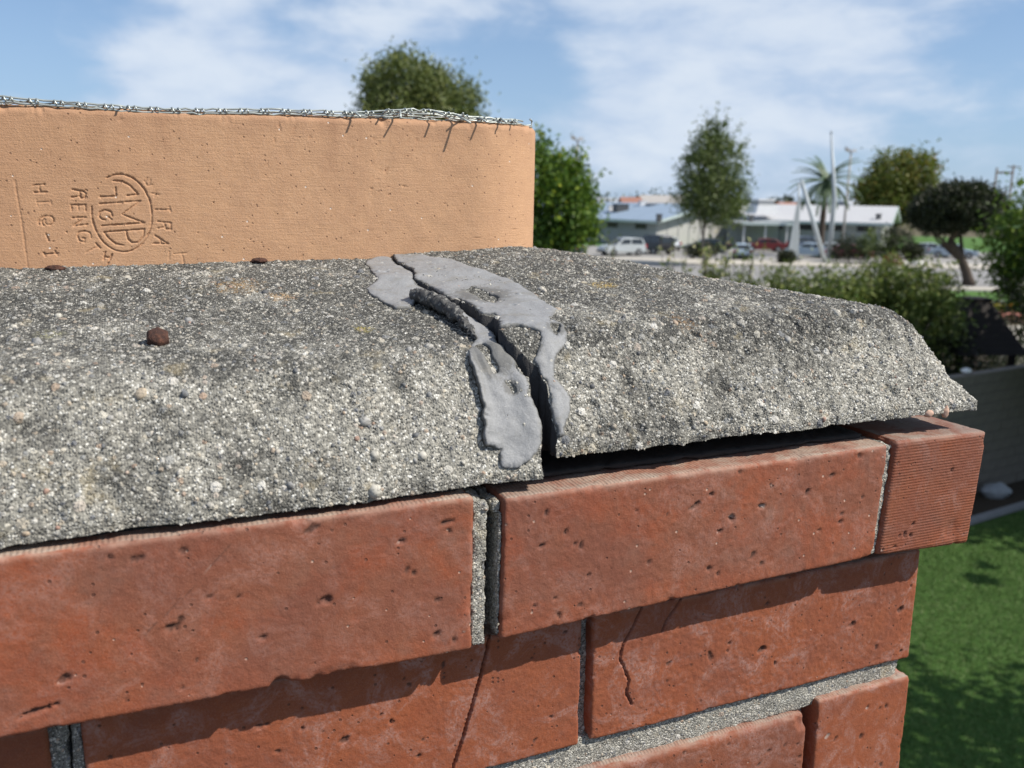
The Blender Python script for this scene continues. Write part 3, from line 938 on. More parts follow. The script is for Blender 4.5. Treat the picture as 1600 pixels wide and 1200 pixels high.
def inside(P, poly):
    poly = np.asarray(poly)
    r = np.zeros(len(P), bool)
    j = len(poly) - 1
    for i in range(len(poly)):
        xi, yi = poly[i]
        xj, yj = poly[j]
        if yi != yj:
            r ^= ((yi > P[:, 1]) != (yj > P[:, 1])) & (P[:, 0] < (xj - xi) * (P[:, 1] - yi) / (yj - yi) + xi)
        j = i
    return r


M_SEAL, t_, p_, _o = new_mat("grey_sealant")
v_ = t_.scale(t_.add('ShaderNodeTexCoord').outputs['Object'], 1000.0)
nz_ = t_.sep(t_.add('ShaderNodeNewGeometry').outputs['Normal'])
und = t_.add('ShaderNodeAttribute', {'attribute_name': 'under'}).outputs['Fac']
n1_ = t_.noise(v_, 0.12, 5, .6)
c_ = t_.mix(n1_, (.185, .189, .196), (.295, .300, .308))
wear = t_.add('ShaderNodeAttribute', {'attribute_name': 'wear'}).outputs['Fac']
c_ = t_.mix(t_.math('MULTIPLY', t_.sstep(t_.math('ADD', wear, t_.math('MULTIPLY', t_.noise(v_, .5, 4, .7), .8)), .85, 1.15), .75), c_, (.10, .098, .09))
V_ = t_.vor(v_, .55)
c_ = t_.mix(t_.math('MULTIPLY', t_.math('GREATER_THAN', t_.sep(V_.outputs['Color'])[0], .975), t_.sstep(V_.outputs['Distance'], .4, .25)), c_, (.42, .41, .37))
vd_ = t_.vor(v_, 1.1)
gr_ = t_.noise(v_, 1.3, 4, .7)
c_ = t_.mix(t_.math('MULTIPLY', t_.sstep(t_.noise(v_, .09, 5, .7, .6), .50, .68), .5), c_, (.19, .18, .155))
c_ = t_.mix(t_.math('MULTIPLY', t_.math('SUBTRACT', gr_, .45), 1.3, clamp=True), c_, (.10, .10, .10))
c_ = t_.mix(t_.math('MULTIPLY', t_.math('SUBTRACT', .42, gr_), 1.6, clamp=True), c_, (.42, .42, .42))
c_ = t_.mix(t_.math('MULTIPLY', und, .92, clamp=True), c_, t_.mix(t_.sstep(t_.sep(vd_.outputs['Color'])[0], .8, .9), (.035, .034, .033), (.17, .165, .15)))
t_.put(p_, 'Base Color', c_)
p_.inputs['Roughness'].default_value = .68
p_.inputs['Specular IOR Level'].default_value = .5
hh_ = t_.math('ADD', t_.math('MULTIPLY', t_.noise(v_, 1.6, 3, .6), .30), t_.math('MULTIPLY', t_.noise(v_, .25, 3), 1.0))
t_.put(p_, 'Normal', t_.add('ShaderNodeBump', None, Strength=.45, Distance=.001, Height=hh_).outputs[0])


def to_arc(pts, right):
    pts = np.asarray(pts, float)
    b = 4.5 if right else 2.5
    return np.stack([pts[:, 0], np.interp(pts[:, 1] - b, _ee, _arc)], -1)


def bubbles(P):
    rg = np.random.default_rng(316)
    lo, hi = P.min(0), P.max(0)
    d = np.zeros(len(P))
    for _ in range(26):
        c = lo + rg.random(2) * (hi - lo)
        r = rg.uniform(.5, 1.3)
        e = np.hypot(*(P - c).T) / r
        d += np.where(rg.random() < .55, -.9, .8) * r * np.exp(-e ** 4)
    return d


def sealant(poly, holes, right, flap=None):
    st = .45
    pa = to_arc(poly, right)
    lo, hi = pa.min(0) - 1, pa.max(0) + 1
    ns, na = int((hi[0] - lo[0]) / st), int((hi[1] - lo[1]) / st)
    I, J = np.meshgrid(np.arange(ns + 1), np.arange(na + 1), indexing='ij')
    P = np.stack([lo[0] + I.ravel() * st, lo[1] + J.ravel() * st], -1)
    Cc = np.stack([(I[:-1, :-1] + .5).ravel() * st + lo[0], (J[:-1, :-1] + .5).ravel() * st + lo[1]], -1)
    wob = np.stack([vn(np.column_stack([Cc / 2.3, Cc[:, :1] * 0]), 301) - .5, vn(np.column_stack([Cc / 2.3, Cc[:, :1] * 0]), 302) - .5], -1) * 1.3
    m = inside(Cc + wob, pa)
    for h in holes:
        m &= ~inside(Cc + wob, to_arc(h, right))
    g = np.arange((ns + 1) * (na + 1)).reshape(ns + 1, na + 1)
    q = np.stack([g[:-1, :-1], g[1:, :-1], g[1:, 1:], g[:-1, 1:]], -1).reshape(-1, 4)[m]
    ids, inv = np.unique(q, return_inverse=True)
    q = inv.reshape(-1, 4)
    P = P[ids]
    # boundary edges, smoothed so that the outline is not stepped
    E = np.concatenate([q[:, (0, 1)], q[:, (1, 2)], q[:, (2, 3)], q[:, (3, 0)]])
    key = np.sort(E, 1)
    ku, idx, cnt = np.unique(key[:, 0] * len(P) + key[:, 1], return_index=True, return_counts=True)
    be = E[idx[cnt == 1]]
    isb = np.zeros(len(P), bool)
    isb[be.ravel()] = True
    for _ in range(4):
        acc, num = np.zeros_like(P), np.zeros(len(P))
        np.add.at(acc, be[:, 0], P[be[:, 1]])
        np.add.at(acc, be[:, 1], P[be[:, 0]])
        np.add.at(num, be[:, 0], 1)
        np.add.at(num, be[:, 1], 1)
        P[isb] = P[isb] * .45 + .55 * acc[isb] / num[isb, None]
    e = np.interp(P[:, 1], _arc, _ee)
    t = e + tfront(P[:, 0], right)
    s = P[:, 0]
    t = np.minimum(t, 181.5)
    P3 = np.column_stack([P, P[:, :1] * 0])
    thick = .95 + 2.6 * (fbm(P3 / 14.0, 311, 2) - .42) + .35 * (fbm(P3 / 3.5, 312) - .5) + bubbles(P)
    thick = np.maximum(thick, .35)
    thick *= .75 + .5 * np.clip(P[:, 1] / 40 * -1 + 1.2, 0, 1)
    lift = np.zeros(len(P))
    if flap is not None:
        fa = to_arc(flap, right)
        dd = np.full(len(P), 1e9)
        for i, (a, b) in enumerate(zip(fa[:-1], fa[1:])):
            dd = np.minimum(dd, seg_dist(P, a, b))
        along = np.clip((P[:, 1] - fa[-1, 1]) / (fa[0, 1] - fa[-1, 1]), -0.25, 1.15)
        lift = 6.2 * np.exp(-(dd / 4.2) ** 2) * np.clip(1.4 * (along + .05), 0, 1) * np.clip((1.12 - along) * 4, 0, 1)
    dg = np.where(isb, 0.0, 1e3)
    e0 = np.concatenate([q[:, (0, 1)], q[:, (1, 2)], q[:, (2, 3)], q[:, (3, 0)]])
    for _ in range(9):
        d2 = dg.copy()
        np.minimum.at(d2, e0[:, 0], dg[e0[:, 1]] + st)
        np.minimum.at(d2, e0[:, 1], dg[e0[:, 0]] + st)
        dg = d2
    fe = np.clip(dg / (1.6 + 2.2 * fbm(P3 / 6.0, 317)), 0, 1)
    thick = thick * (.50 + .50 * fe * (2 - fe))
    wear = np.zeros(len(P)) + (.45 + .5 * fbm(P3 / 5.0, 318)) * np.exp(-(dg / 1.5) ** 2)
    if not right:
        lift = lift + 2.6 * np.exp(-(dg / 2.6) ** 2) * np.clip((7 - P[:, 0]) / 6, 0, 1) * np.clip((58 - P[:, 1]) / 8, 0, 1) * np.clip((P[:, 1] - 12) / 8, 0, 1)
    for h in holes:
        ha = to_arc(h, right)
        c = ha.mean(0)
        rad = np.max(np.hypot(*(ha - c).T))
        wear = np.maximum(wear, np.exp(-(np.hypot(*(P - c).T) / (rad * 1.25)) ** 2))
    top, n = crown_pt(s, t, right, 0.22, thick + lift)
    bot, _ = crown_pt(s, t, right, 0.22, np.where(lift > .5, thick + lift - 2.2 - 1.4 * fbm(P3 / 1.6, 313), -1.5))
    V = np.concatenate([top, bot])
    N = len(P)
    rim = np.stack([be[:, 0], be[:, 0] + N, be[:, 1] + N, be[:, 1]], -1)
    Q = np.concatenate([q, q[:, ::-1] + N, rim])
    wear = np.concatenate([wear, wear])
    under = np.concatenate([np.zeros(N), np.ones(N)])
    return V, Q, {'wear': wear, 'under': under}


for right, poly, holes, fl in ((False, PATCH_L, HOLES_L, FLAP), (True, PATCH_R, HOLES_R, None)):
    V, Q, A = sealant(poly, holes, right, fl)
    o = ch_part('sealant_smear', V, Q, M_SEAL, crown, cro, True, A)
    o['label'] = 'grey sealant right of the crack' if right else 'grey sealant left of the crack with one peeling curled edge'
# the rolled-under lip of the peeling edge: a rough dark curl
fa = np.array([(-3.6, 94.7), (-0.9, 88.7), (1.8, 82.7), (3.6, 76.1), (5.4, 69.4), (5.8, 62.3), (6.3, 55.2), (5.9, 47.2), (5.9, 39.2)])
rr_ = np.array([2.6, 3.4, 3.4, 3.2, 3.0, 2.7, 2.2, 1.5, .6])
base3, nn3 = crown_pt(fa[:, 0], fa[:, 1], False, 0.2, 0.0)
cen = base3 + nn3 * (rr_ + .9)[:, None]
kk = np.linspace(0, 8, 90)
cen = np.stack([np.interp(kk, np.arange(9), cen[:, i]) for i in range(3)], -1)
rad = np.interp(kk, np.arange(9), rr_) * (1 + .35 * (vn(np.column_stack([kk * 3, kk * 0, kk * 0]), 321) - .5))
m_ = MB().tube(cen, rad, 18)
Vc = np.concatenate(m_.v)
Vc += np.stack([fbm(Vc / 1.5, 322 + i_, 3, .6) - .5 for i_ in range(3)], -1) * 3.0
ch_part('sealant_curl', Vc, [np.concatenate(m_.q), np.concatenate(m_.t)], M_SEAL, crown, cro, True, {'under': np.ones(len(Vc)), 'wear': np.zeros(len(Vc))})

# ------------------------------------------------------------------ clay flue liner with its pressed stamp
FS0, FS1, FT0, FT1, FR = -242.0, 118.0, 178.0, 508.0, 60.0
M_CLAY, t_, p_, _o = new_mat("buff_clay")
v_ = t_.scale(t_.add('ShaderNodeTexCoord').outputs['Object'], 1000.0)
n1_ = t_.noise(v_, .016, 5, .6, .4)
n2_ = t_.noise(v_, .12, 5, .65)
n3_ = t_.noise(v_, 1.1, 3, .6)
c_ = t_.mix(n1_, (.50, .285, .155), (.57, .345, .198))
c_ = t_.mix(t_.math('MULTIPLY', t_.math('SUBTRACT', n2_, .3), .9, clamp=True), c_, (.355, .195, .118))
c_ = t_.mix(t_.math('MULTIPLY', t_.math('SUBTRACT', n3_, .42), 1.1, clamp=True), c_, (.60, .40, .27))
strk = t_.noise(t_.vmath('MULTIPLY', v_, (.05, .05, .006)), 1.0, 4, .6)
c_ = t_.mix(t_.math('MULTIPLY', t_.sstep(strk, .55, .75), .22), c_, (.42, .22, .125))
z_ = t_.sep(v_)[2]
soot = t_.math('MULTIPLY', t_.sstep(t_.math('ADD', z_, t_.math('MULTIPLY', n2_, 16)), 66, 84), .38)
c_ = t_.mix(soot, c_, (.34, .19, .12))
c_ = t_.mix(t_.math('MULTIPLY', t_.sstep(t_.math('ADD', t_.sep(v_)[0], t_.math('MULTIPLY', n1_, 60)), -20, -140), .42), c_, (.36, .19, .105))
V_ = t_.vor(v_, .40)
vc_ = t_.sep(V_.outputs['Color'])
sp_ = t_.math('MULTIPLY', t_.math('GREATER_THAN', vc_[0], .80), t_.sstep(V_.outputs['Distance'], .24, .13))
drip = t_.math('MULTIPLY', t_.sstep(t_.noise(t_.vmath('MULTIPLY', v_, (.028, .028, .003)), 1.0, 5, .65), .47, .62), t_.sstep(t_.math('ADD', z_, t_.math('MULTIPLY', n2_, 40)), 20, 95))
c_ = t_.mix(t_.math('MULTIPLY', drip, .50), c_, (.33, .175, .10))
c_ = t_.mix(t_.math('MULTIPLY', sp_, .7), c_, t_.mix(t_.math('GREATER_THAN', vc_[1], .95), (.13, .065, .04), (.85, .78, .70)))
stp = t_.add('ShaderNodeAttribute', {'attribute_name': 'pit'}).outputs['Fac']
c_ = t_.mix(t_.math('MULTIPLY', stp, .22), c_, (.34, .17, .09))
t_.put(p_, 'Base Color', c_)
p_.inputs['Roughness'].default_value = .82
p_.inputs['Specular IOR Level'].default_value = .3
dr_ = t_.noise(t_.vmath('MULTIPLY', v_, (.10, .10, 1.4)), 1.0, 3, .6)
gr_ = t_.noise(v_, 2.4, 3, .7)
c_ = t_.mix(t_.math('MULTIPLY', t_.math('SUBTRACT', gr_, .40), 1.2, clamp=True), c_, (.30, .165, .10))
t_.put(p_, 'Base Color', c_)
hh_ = t_.math('ADD', t_.math('ADD', t_.math('MULTIPLY', n3_, .38), t_.math('MULTIPLY', gr_, .35)), t_.math('ADD', t_.math('MULTIPLY', n2_, .5), t_.math('MULTIPLY', dr_, .30)))
hh_ = t_.math('SUBTRACT', hh_, t_.math('MULTIPLY', sp_, .45))
t_.put(p_, 'Normal', t_.add('ShaderNodeBump', None, Strength=.6, Distance=.001, Height=hh_).outputs[0])

STAMP = [(1.0,[-159.5,111.8,-154.7,112.3]),
(1.0,[-159.1,108.6,-154.1,108.8]),
(1.0,[-156.9,112.0,-156.7,108.8]),
(0.6,[-158.7,104.0,-152.8,104.3]),
(0.6,[-152.9,104.6,-152.7,103.2]),
(0.5,[-158.5,105.0,-158.5,102.7]),
(1.0,[-152.2,96.1,-152.9,97.5,-155.4,97.8,-157.0,97.1,-158.3,96.0,-158.7,94.7,-158.4,93.9]),
(1.0,[-152.2,96.1,-152.6,94.9,-153.7,93.8,-155.2,93.9,-156.0,95.0,-155.7,96.1,-156.3,96.4,-157.2,95.2,-157.0,93.5,-156.3,93.5]),
(1.0,[-156.1,89.8,-155.1,86.3]),
(1.0,[-157.4,80.1,-151.7,80.6]),
(1.0,[-152.9,81.5,-152.0,79.4]),
(1.0,[-157.6,80.7,-157.1,79.2]),
(1.0,[-143.4,110.2,-138.4,109.2]),
(1.0,[-138.6,109.4,-137.7,108.2,-138.2,106.3,-140.0,106.1,-140.3,109.1]),
(1.0,[-140.4,107.1,-144.0,106.5]),
(1.0,[-144.4,103.0,-138.3,103.1]),
(1.0,[-138.3,103.1,-138.4,100.4]),
(1.0,[-141.5,103.0,-141.4,100.5]),
(1.0,[-144.4,102.9,-144.2,100.2]),
(1.0,[-144.3,97.0,-138.8,97.3]),
(1.0,[-138.8,97.3,-143.5,93.9]),
(1.0,[-144.1,93.2,-138.2,94.0]),
(1.0,[-137.0,87.6,-137.4,90.1,-139.5,90.9,-142.0,90.4,-143.0,88.4,-142.0,86.0,-140.1,85.7,-139.8,87.5,-141.0,87.7]),
(1.0,[-135.3,85.1,-133.4,82.7]),
(0.7,[-134.3,83.7,-139.8,80.9]),
(1.0,[-131.4,81.0,-132.4,77.3]),
(1.0,[-128.5,79.9,-131.3,74.2]),
(1.0,[-132.2,78.7,-129.5,78.1]),
(0.6,[-111.8,114.6,-110.6,112.3]),
(0.5,[-108.1,112.9,-110.5,112.4]),
(0.4,[-110.4,116.1,-111.3,114.3]),
(0.4,[-109.1,115.2,-109.7,113.5]),
(0.6,[-108.9,108.8,-105.6,108.1]),
(0.4,[-106.9,109.7,-107.9,107.2]),
(0.8,[-107.7,101.2,-101.1,101.2]),
(0.6,[-101.3,102.7,-100.9,100.1]),
(0.9,[-107.0,95.5,-100.9,94.9]),
(0.9,[-101.1,94.9,-101.2,91.7,-103.4,91.8,-104.1,95.1]),
(0.8,[-104.2,92.8,-107.1,92.3]),
(1.0,[-108.5,88.6,-103.0,84.6]),
(1.0,[-103.0,84.6,-110.0,84.9]),
(1.0,[-106.4,86.9,-106.2,84.8]),
(0.5,[-100.6,79.7,-94.8,80.1]),
(0.5,[-96.8,79.8,-96.3,75.0]),
(0.4,[-102.7,80.7,-103.1,77.0]),
(1.1,[-128.2,115.6,-126.8,116.4,-125.4,117.0,-124.0,117.3,-122.5,117.4,-121.1,117.4,-119.6,117.0,-118.2,116.5,-116.9,115.8,-115.6,114.8,-114.4,113.7,-113.3,112.4,-112.3,110.9,-111.5,109.3,-110.8,107.5,-110.2,105.7,-109.8,103.7,-109.6,101.7,-109.5,99.7,-109.6,97.6,-109.8,95.6,-110.2,93.6,-110.8,91.7,-111.5,89.8,-112.4,88.1,-113.4,86.6,-114.5,85.2,-115.7,83.9,-117.0,82.9,-118.4,82.1,-119.8,81.5,-121.3,81.1,-122.8,80.9,-124.3,81.0,-125.7,81.3,-127.1,81.8,-128.5,82.5,-129.8,83.5,-131.0,84.6,-132.1,85.9,-133.1,87.4,-133.9,89.0,-134.6,90.7,-135.2,92.5,-135.6,94.4,-135.9,96.4,-136.0,98.4,-135.9,100.4,-135.7,102.4]),
(1.0,[-125.6,114.4,-121.7,114.3,-118.1,112.1,-115.0,108.2,-119.9,107.7]),
(1.0,[-124.9,111.3,-124.8,107.3,-132.0,106.9]),
(0.8,[-131.6,107.4,-131.3,106.3]),
(0.9,[-132.2,103.6,-114.2,105.2]),
(1.0,[-114.2,105.2,-122.8,98.8]),
(1.0,[-122.8,98.8,-113.1,94.8]),
(1.2,[-113.1,94.8,-132.1,93.4]),
(0.9,[-127.1,97.9,-127.5,99.9,-130.0,100.8,-132.4,99.7,-133.0,97.9,-131.9,96.4,-130.2,96.1]),
(0.7,[-128.9,97.7,-127.5,96.3]),
(1.2,[-131.3,90.4,-113.4,91.8]),
(1.1,[-113.4,91.8,-113.8,88.6,-116.3,85.6,-119.3,85.2,-120.9,86.8,-121.6,91.1]),
(1.1,[-131.3,90.4,-129.6,87.5,-126.5,84.8,-123.2,84.1]),
(0.5,[-166.6,113.9,-166.1,103.3,-165.5,95.5,-165.1,84.1,-164.8,73.2])]


FP = []          # plan points of the outer wall with normals
xs = np.concatenate([np.arange(FS0 + FR, -45, .36), np.arange(-45, FS1 - FR, .8)])
for x in xs: FP.append((x, FT0, 0, -1))
for th in np.linspace(-90, 0, 44): FP.append((FS1 - FR + FR * math.cos(math.radians(th)), FT0 + FR + FR * math.sin(math.radians(th)), math.cos(math.radians(th)), math.sin(math.radians(th))))
for y in np.linspace(FT0 + FR, FT1 - FR, 24)[1:-1]: FP.append((FS1, y, 1, 0))
for th in np.linspace(0, 90, 18): FP.append((FS1 - FR + FR * math.cos(math.radians(th)), FT1 - FR + FR * math.sin(math.radians(th)), math.cos(math.radians(th)), math.sin(math.radians(th))))
for x in np.linspace(FS1 - FR, FS0 + FR, 24)[1:-1]: FP.append((x, FT1, 0, 1))
for th in np.linspace(90, 180, 18): FP.append((FS0 + FR + FR * math.cos(math.radians(th)), FT1 - FR + FR * math.sin(math.radians(th)), math.cos(math.radians(th)), math.sin(math.radians(th))))
for y in np.linspace(FT1 - FR, FT0 + FR, 24)[1:-1]: FP.append((FS0, y, -1, 0))
for th in np.linspace(180, 270, 90)[:-1]: FP.append((FS0 + FR + FR * math.cos(math.radians(th)), FT0 + FR + FR * math.sin(math.radians(th)), math.cos(math.radians(th)), math.sin(math.radians(th))))
FP = np.array(FP)
zs = np.concatenate([[20.0, 55.0], np.arange(68, 118, .36), np.arange(118, 144.6, 1.0), [145.6, 146.4, 147.0]])
NP, NZ = len(FP), len(zs)
tilt = lambda s: (s + 50) * 0.017
A_, Z_ = np.meshgrid(np.arange(NP), zs, indexing='ij')
A_, Z_ = A_.ravel(), Z_.ravel()
pl = FP[A_]
flatS = pl[:, 0].copy()
cornerL = (pl[:, 3] < -.2) & (pl[:, 2] < 0)
ang_ = np.arctan2(-pl[:, 2], -pl[:, 3])
flatS[cornerL] = FS0 + FR - FR * ang_[cornerL]
P2 = np.stack([flatS, Z_], -1)
dep = np.zeros(len(P2))
area = (pl[:, 3] < -.3) & (P2[:, 0] < -60) & (P2[:, 0] > -200) & (Z_ > 66) & (Z_ < 119)
jit_ = (vn(np.column_stack([P2[area] / .9, P2[area][:, :1] * 0]), 401) - .5) * .35
idx_ = np.where(area)[0]
fade = .55 + .75 * fbm(np.column_stack([P2[area] / 14, P2[area][:, :1] * 0]), 402)
for w_, lst in STAMP:
    pts = np.array(lst).reshape(-1, 2)
    for a, b in zip(pts[:-1], pts[1:]):
        lo, hi = np.minimum(a, b) - 2, np.maximum(a, b) + 2
        nb = np.all((P2[area] > lo) & (P2[area] < hi), axis=1)
        if not nb.any(): continue
        dd = seg_dist(P2[area][nb], a, b) + jit_[nb]
        g_ = np.clip((.50 - dd) / .38, 0, 1) * w_ * fade[nb]
        dep[idx_[nb]] = np.maximum(dep[idx_[nb]], g_)
P3_ = np.stack([pl[:, 0], pl[:, 1], Z_], -1)
rgd = np.random.default_rng(410)
dents = [(rgd.uniform(-230, 100), rgd.uniform(76, 146), rgd.uniform(.22, .42)) for _ in range(60)] + [(rgd.normal(10, 7), rgd.normal(128, 11), rgd.uniform(.22, .5)) for _ in range(26)] + [(rgd.normal(-42, 5), rgd.normal(139, 3), rgd.uniform(.3, .6)) for _ in range(6)]
frontish = pl[:, 3] < -.25
dent = np.zeros(len(P2))
for (a, b, r_) in dents:
    w = np.where(frontish & (np.abs(P2[:, 0] - a) < 4) & (np.abs(P2[:, 1] - b) < 4))[0]
    e = np.hypot((P2[w, 0] - a) / 1.3, P2[w, 1] - b) / r_ + .5 * (vn(np.column_stack([P2[w] / .8, P2[w][:, :1] * 0]), 411) - .5)
    dent[w] = np.maximum(dent[w], np.clip((1.25 - e) / .6, 0, 1))
rel = 1.1 * (fbm(P3_ / 55, 403, 2) - .5) + .35 * (fbm(P3_ / 9, 404, 2) - .5) - .8 * dep - .55 * dent
rel -= np.maximum(0, fbm(P3_ / 7, 405) - .58) * 14 * np.clip((Z_ - 141.5) / 5, 0, 1)
rel -= np.clip((Z_ - 145.0) / 2, 0, 1) ** 2 * 1.6
V = np.stack([pl[:, 0] + pl[:, 2] * rel, pl[:, 1] + pl[:, 3] * rel, Z_ + np.where(Z_ > 100, tilt(pl[:, 0]) + 1.4, 0) * np.clip((Z_ - 100) / 40, 0, 1)], -1)
V[:, 2] += np.where(Z_ > 144, 1.0 * (fbm(P3_ / 12, 406, 2) - .5), 0)
g = np.arange(NP * NZ).reshape(NP, NZ)
gn_ = np.roll(g, -1, axis=0)
q = np.stack([g[:, :-1], gn_[:, :-1], gn_[:, 1:], g[:, 1:]], -1).reshape(-1, 4)
allV, allQ, n0, prev = [V], [q], len(V), g[:, -1]
for ins, zz in ((2.0, 147.6), (18.0, 147.6), (20.5, 145.5), (21.0, 20.0)):
    R = np.stack([FP[:, 0] - FP[:, 2] * ins, FP[:, 1] - FP[:, 3] * ins, np.full(NP, zz) + (tilt(FP[:, 0]) + 1.4 if zz > 100 else 0)], -1)
    ids = np.arange(n0, n0 + NP)
    allV.append(R)
    n0 += NP
    allQ.append(np.stack([prev, np.roll(prev, -1), np.roll(ids, -1), ids], -1))
    prev = ids
flue_o = (-47.0, 343.0, 76.0)
V = np.concatenate(allV)
me = fmesh('clay_flue_liner', (V - np.array(flue_o)) / 1000.0, np.concatenate(allQ))
pa_ = np.zeros(len(V))
pa_[:len(dep)] = np.maximum(dep, 1.8 * dent)
attr(me, 'pit', pa_)
me.materials.append(M_CLAY)
flue = bpy.data.objects.new('clay_flue_liner', me)
COL.objects.link(flue)
flue.location = Vector(CW(flue_o))
flue.rotation_euler = (0, 0, YAW)
tag(flue, 'square buff clay flue liner with a stamped oval mark standing out of the cement crown', 'flue liner')

# ------------------------------------------------------------------ wire netting laid over the flue
M_WIRE = plain("galvanised_wire", (.40, .43, .41), rough=.42, metal=.55, var=.3, scale=60)
net = MB()


def net_z(s, t):
    d = np.maximum(0, 1 - np.abs(t - FT0) / 120)
    return (148.4 + (s + 50) * .017 + 4.2 * np.exp(-((s - 28) / 26) ** 2) * d + 2.2 * np.exp(-((s + 195) / 26) ** 2) * d
            + 1.0 * np.sin(s / 21) * np.sin(t / 33) + .9)


def wire(pts, r=.42, n=5):
    pts = np.asarray(pts, float)
    net.tube(np.column_stack([pts, net_z(pts[:, 0], pts[:, 1])]) if pts.shape[1] == 2 else pts, r, n)


cw = 10.6
rows = int((FT1 - FT0 - 6) / cw)
for j in range(rows + 1):
    t_a = FT0 + 5 + j * cw
    pts = []
    for i in range(int((FS1 - FS0 + 10) / cw) * 2 + 1):
        x = FS0 - 4 + i * cw / 2
        y = t_a + (2.6 if (i + j) % 2 else -2.6)
        if (x - (FS0 - 5)) * 1 < 0 or x > FS1 + 4: continue
        jx, jy = RNG.normal(0, .5, 2)
        pts.append((x + jx, y + jy))
    pts = np.array(pts)
    cx_ = FS1 - FR; cyv = FT0 + FR
    okp = ~((pts[:, 0] > cx_) & (pts[:, 1] < cyv) & (np.hypot(pts[:, 0] - cx_, pts[:, 1] - cyv) > FR - 1)) & (pts[:, 0] < FS1 - 2)
    pts = pts[okp]
    if len(pts) < 3: continue
    z = net_z(pts[:, 0], pts[:, 1]) + RNG.normal(0, .45, len(pts))
    wire(np.column_stack([pts, z]), .38)
    if j < rows:
        for i in range(len(pts)):
            if (i + j) % 2 == 1 and i < len(pts):
                a = pts[i]
                if a[0] > FS1 - 8: continue
                b = np.array([a[0] + RNG.normal(0, .3), a[1] + cw - 5.0])
                k = np.linspace(0, 1, 5)
                seg = a[None] * (1 - k[:, None]) + b[None] * k[:, None]
                zz = net_z(seg[:, 0], seg[:, 1])
                for ph in (0, math.pi):
                    w = np.column_stack([seg[:, 0] + .5 * np.cos(k * 9 + ph), seg[:, 1], zz + .5 * np.sin(k * 9 + ph)])
                    net.tube(w, .42, 4)
# selvage along the front rim: two strands tied by little wraps
xs = np.arange(FS0 + 10, FS1 - 22, 3.2)
fr_t = FT0 + np.where(xs > FS1 - FR, (FR - np.sqrt(np.maximum(1, FR ** 2 - (xs - FS1 + FR) ** 2))), 0)
for dz, dy, rr in ((-.8, 1.0, .50), (1.3, 1.6, .50), (.3, 3.5, .42)):
    z = net_z(xs, fr_t) + dz + RNG.normal(0, .22, len(xs))
    net.tube(np.column_stack([xs, fr_t + dy + RNG.normal(0, .3, len(xs)), z]), rr, 6)
x = FS0 + 14
while x < FS1 - 30:
    tt0 = FT0 + (FR - math.sqrt(max(1, FR ** 2 - max(0, x - FS1 + FR) ** 2)))
    k = np.linspace(0, 1, 12)
    zc = float(net_z(np.array([x]), np.array([tt0]))[0])
    net.tube(np.column_stack([x + k * 4.6 - 2.3, tt0 + 1.6 + 1.6 * np.cos(k * 10), zc + .4 + 1.4 * np.sin(k * 10)]), .40, 5)
    x += RNG.normal(10.4, .5)
# cut ends poking over the rim
for (x, ln, drop, skew) in [(-8, 5, .3, .6), (8, 4.5, -.4, .4), (16, 6, .6, -.4), (36, 7, .2, .8), (48, 9.5, .4, 1.0), (52, 6, -.3, -.8), (62, 6, .3, .6), (76, 5, .2, .3), (85, 4, .2, .2), (-120, 2, 0, .3)]:
    tt0 = FT0 + (FR - math.sqrt(max(1, FR ** 2 - max(0, x - FS1 + FR) ** 2)))
    zc = float(net_z(np.array([x]), np.array([tt0]))[0])
    net.tube([(x, tt0 + 6, zc), (x, tt0 - 1, zc + .8), (x + skew * ln * .5, tt0 - ln, zc - drop * ln)], .5, 6)
# the end at the right-hand corner, bent straight up
zc = float(net_z(np.array([106.0]), np.array([205.0]))[0])
net.tube([(70, 186, zc + .8), (90, 196, zc + 1.0), (104, 203, zc - .6), (106.5, 206, zc - .5), (106.8, 206.2, zc + 3.2), (104.8, 204.6, zc + 4.0)], .6, 6)
net_org = (-47.0, 343.0, 149.0)
Vn = np.concatenate(net.v)
me = fmesh('wire_netting', (Vn - np.array(net_org)) / 1000.0, [np.concatenate(net.q), np.concatenate(net.t)], True)
me.materials.append(M_WIRE)
o = bpy.data.objects.new('wire_netting', me)
COL.objects.link(o)
o.location, o.rotation_euler = Vector(CW(net_org)), (0, 0, YAW)
tag(o, 'galvanised wire netting lying over the mouth of the clay flue liner', 'wire netting')

# ------------------------------------------------------------------ small things on the crown
M_RUST, t_, p_, _o = new_mat("rust")
v_ = t_.scale(t_.add('ShaderNodeTexCoord').outputs['Object'], 1000.0)
n_ = t_.noise(v_, .5, 5, .7)
t_.put(p_, 'Base Color', t_.ramp(n_, [(.25, (.018, .010, .009)), (.5, (.055, .022, .014)), (.75, (.14, .055, .03))]))
p_.inputs['Roughness'].default_value = .85
t_.put(p_, 'Normal', t_.add('ShaderNodeBump', None, Strength=1.0, Distance=.0012, Height=n_).outputs[0])


def lump_thing(name, label, cat, org, V, F, mat, attrs=None, group=None):
    me = fmesh(name, (np.asarray(V) - np.array(org)) / 1000.0, F, True)
    for k, a in (attrs or {}).items(): attr(me, k, a)
    me.materials.append(mat)
    o = bpy.data.objects.new(name, me)
    COL.objects.link(o)
    o.location, o.rotation_euler = Vector(CW(org)), (0, 0, YAW)
    return tag(o, label, cat, group)


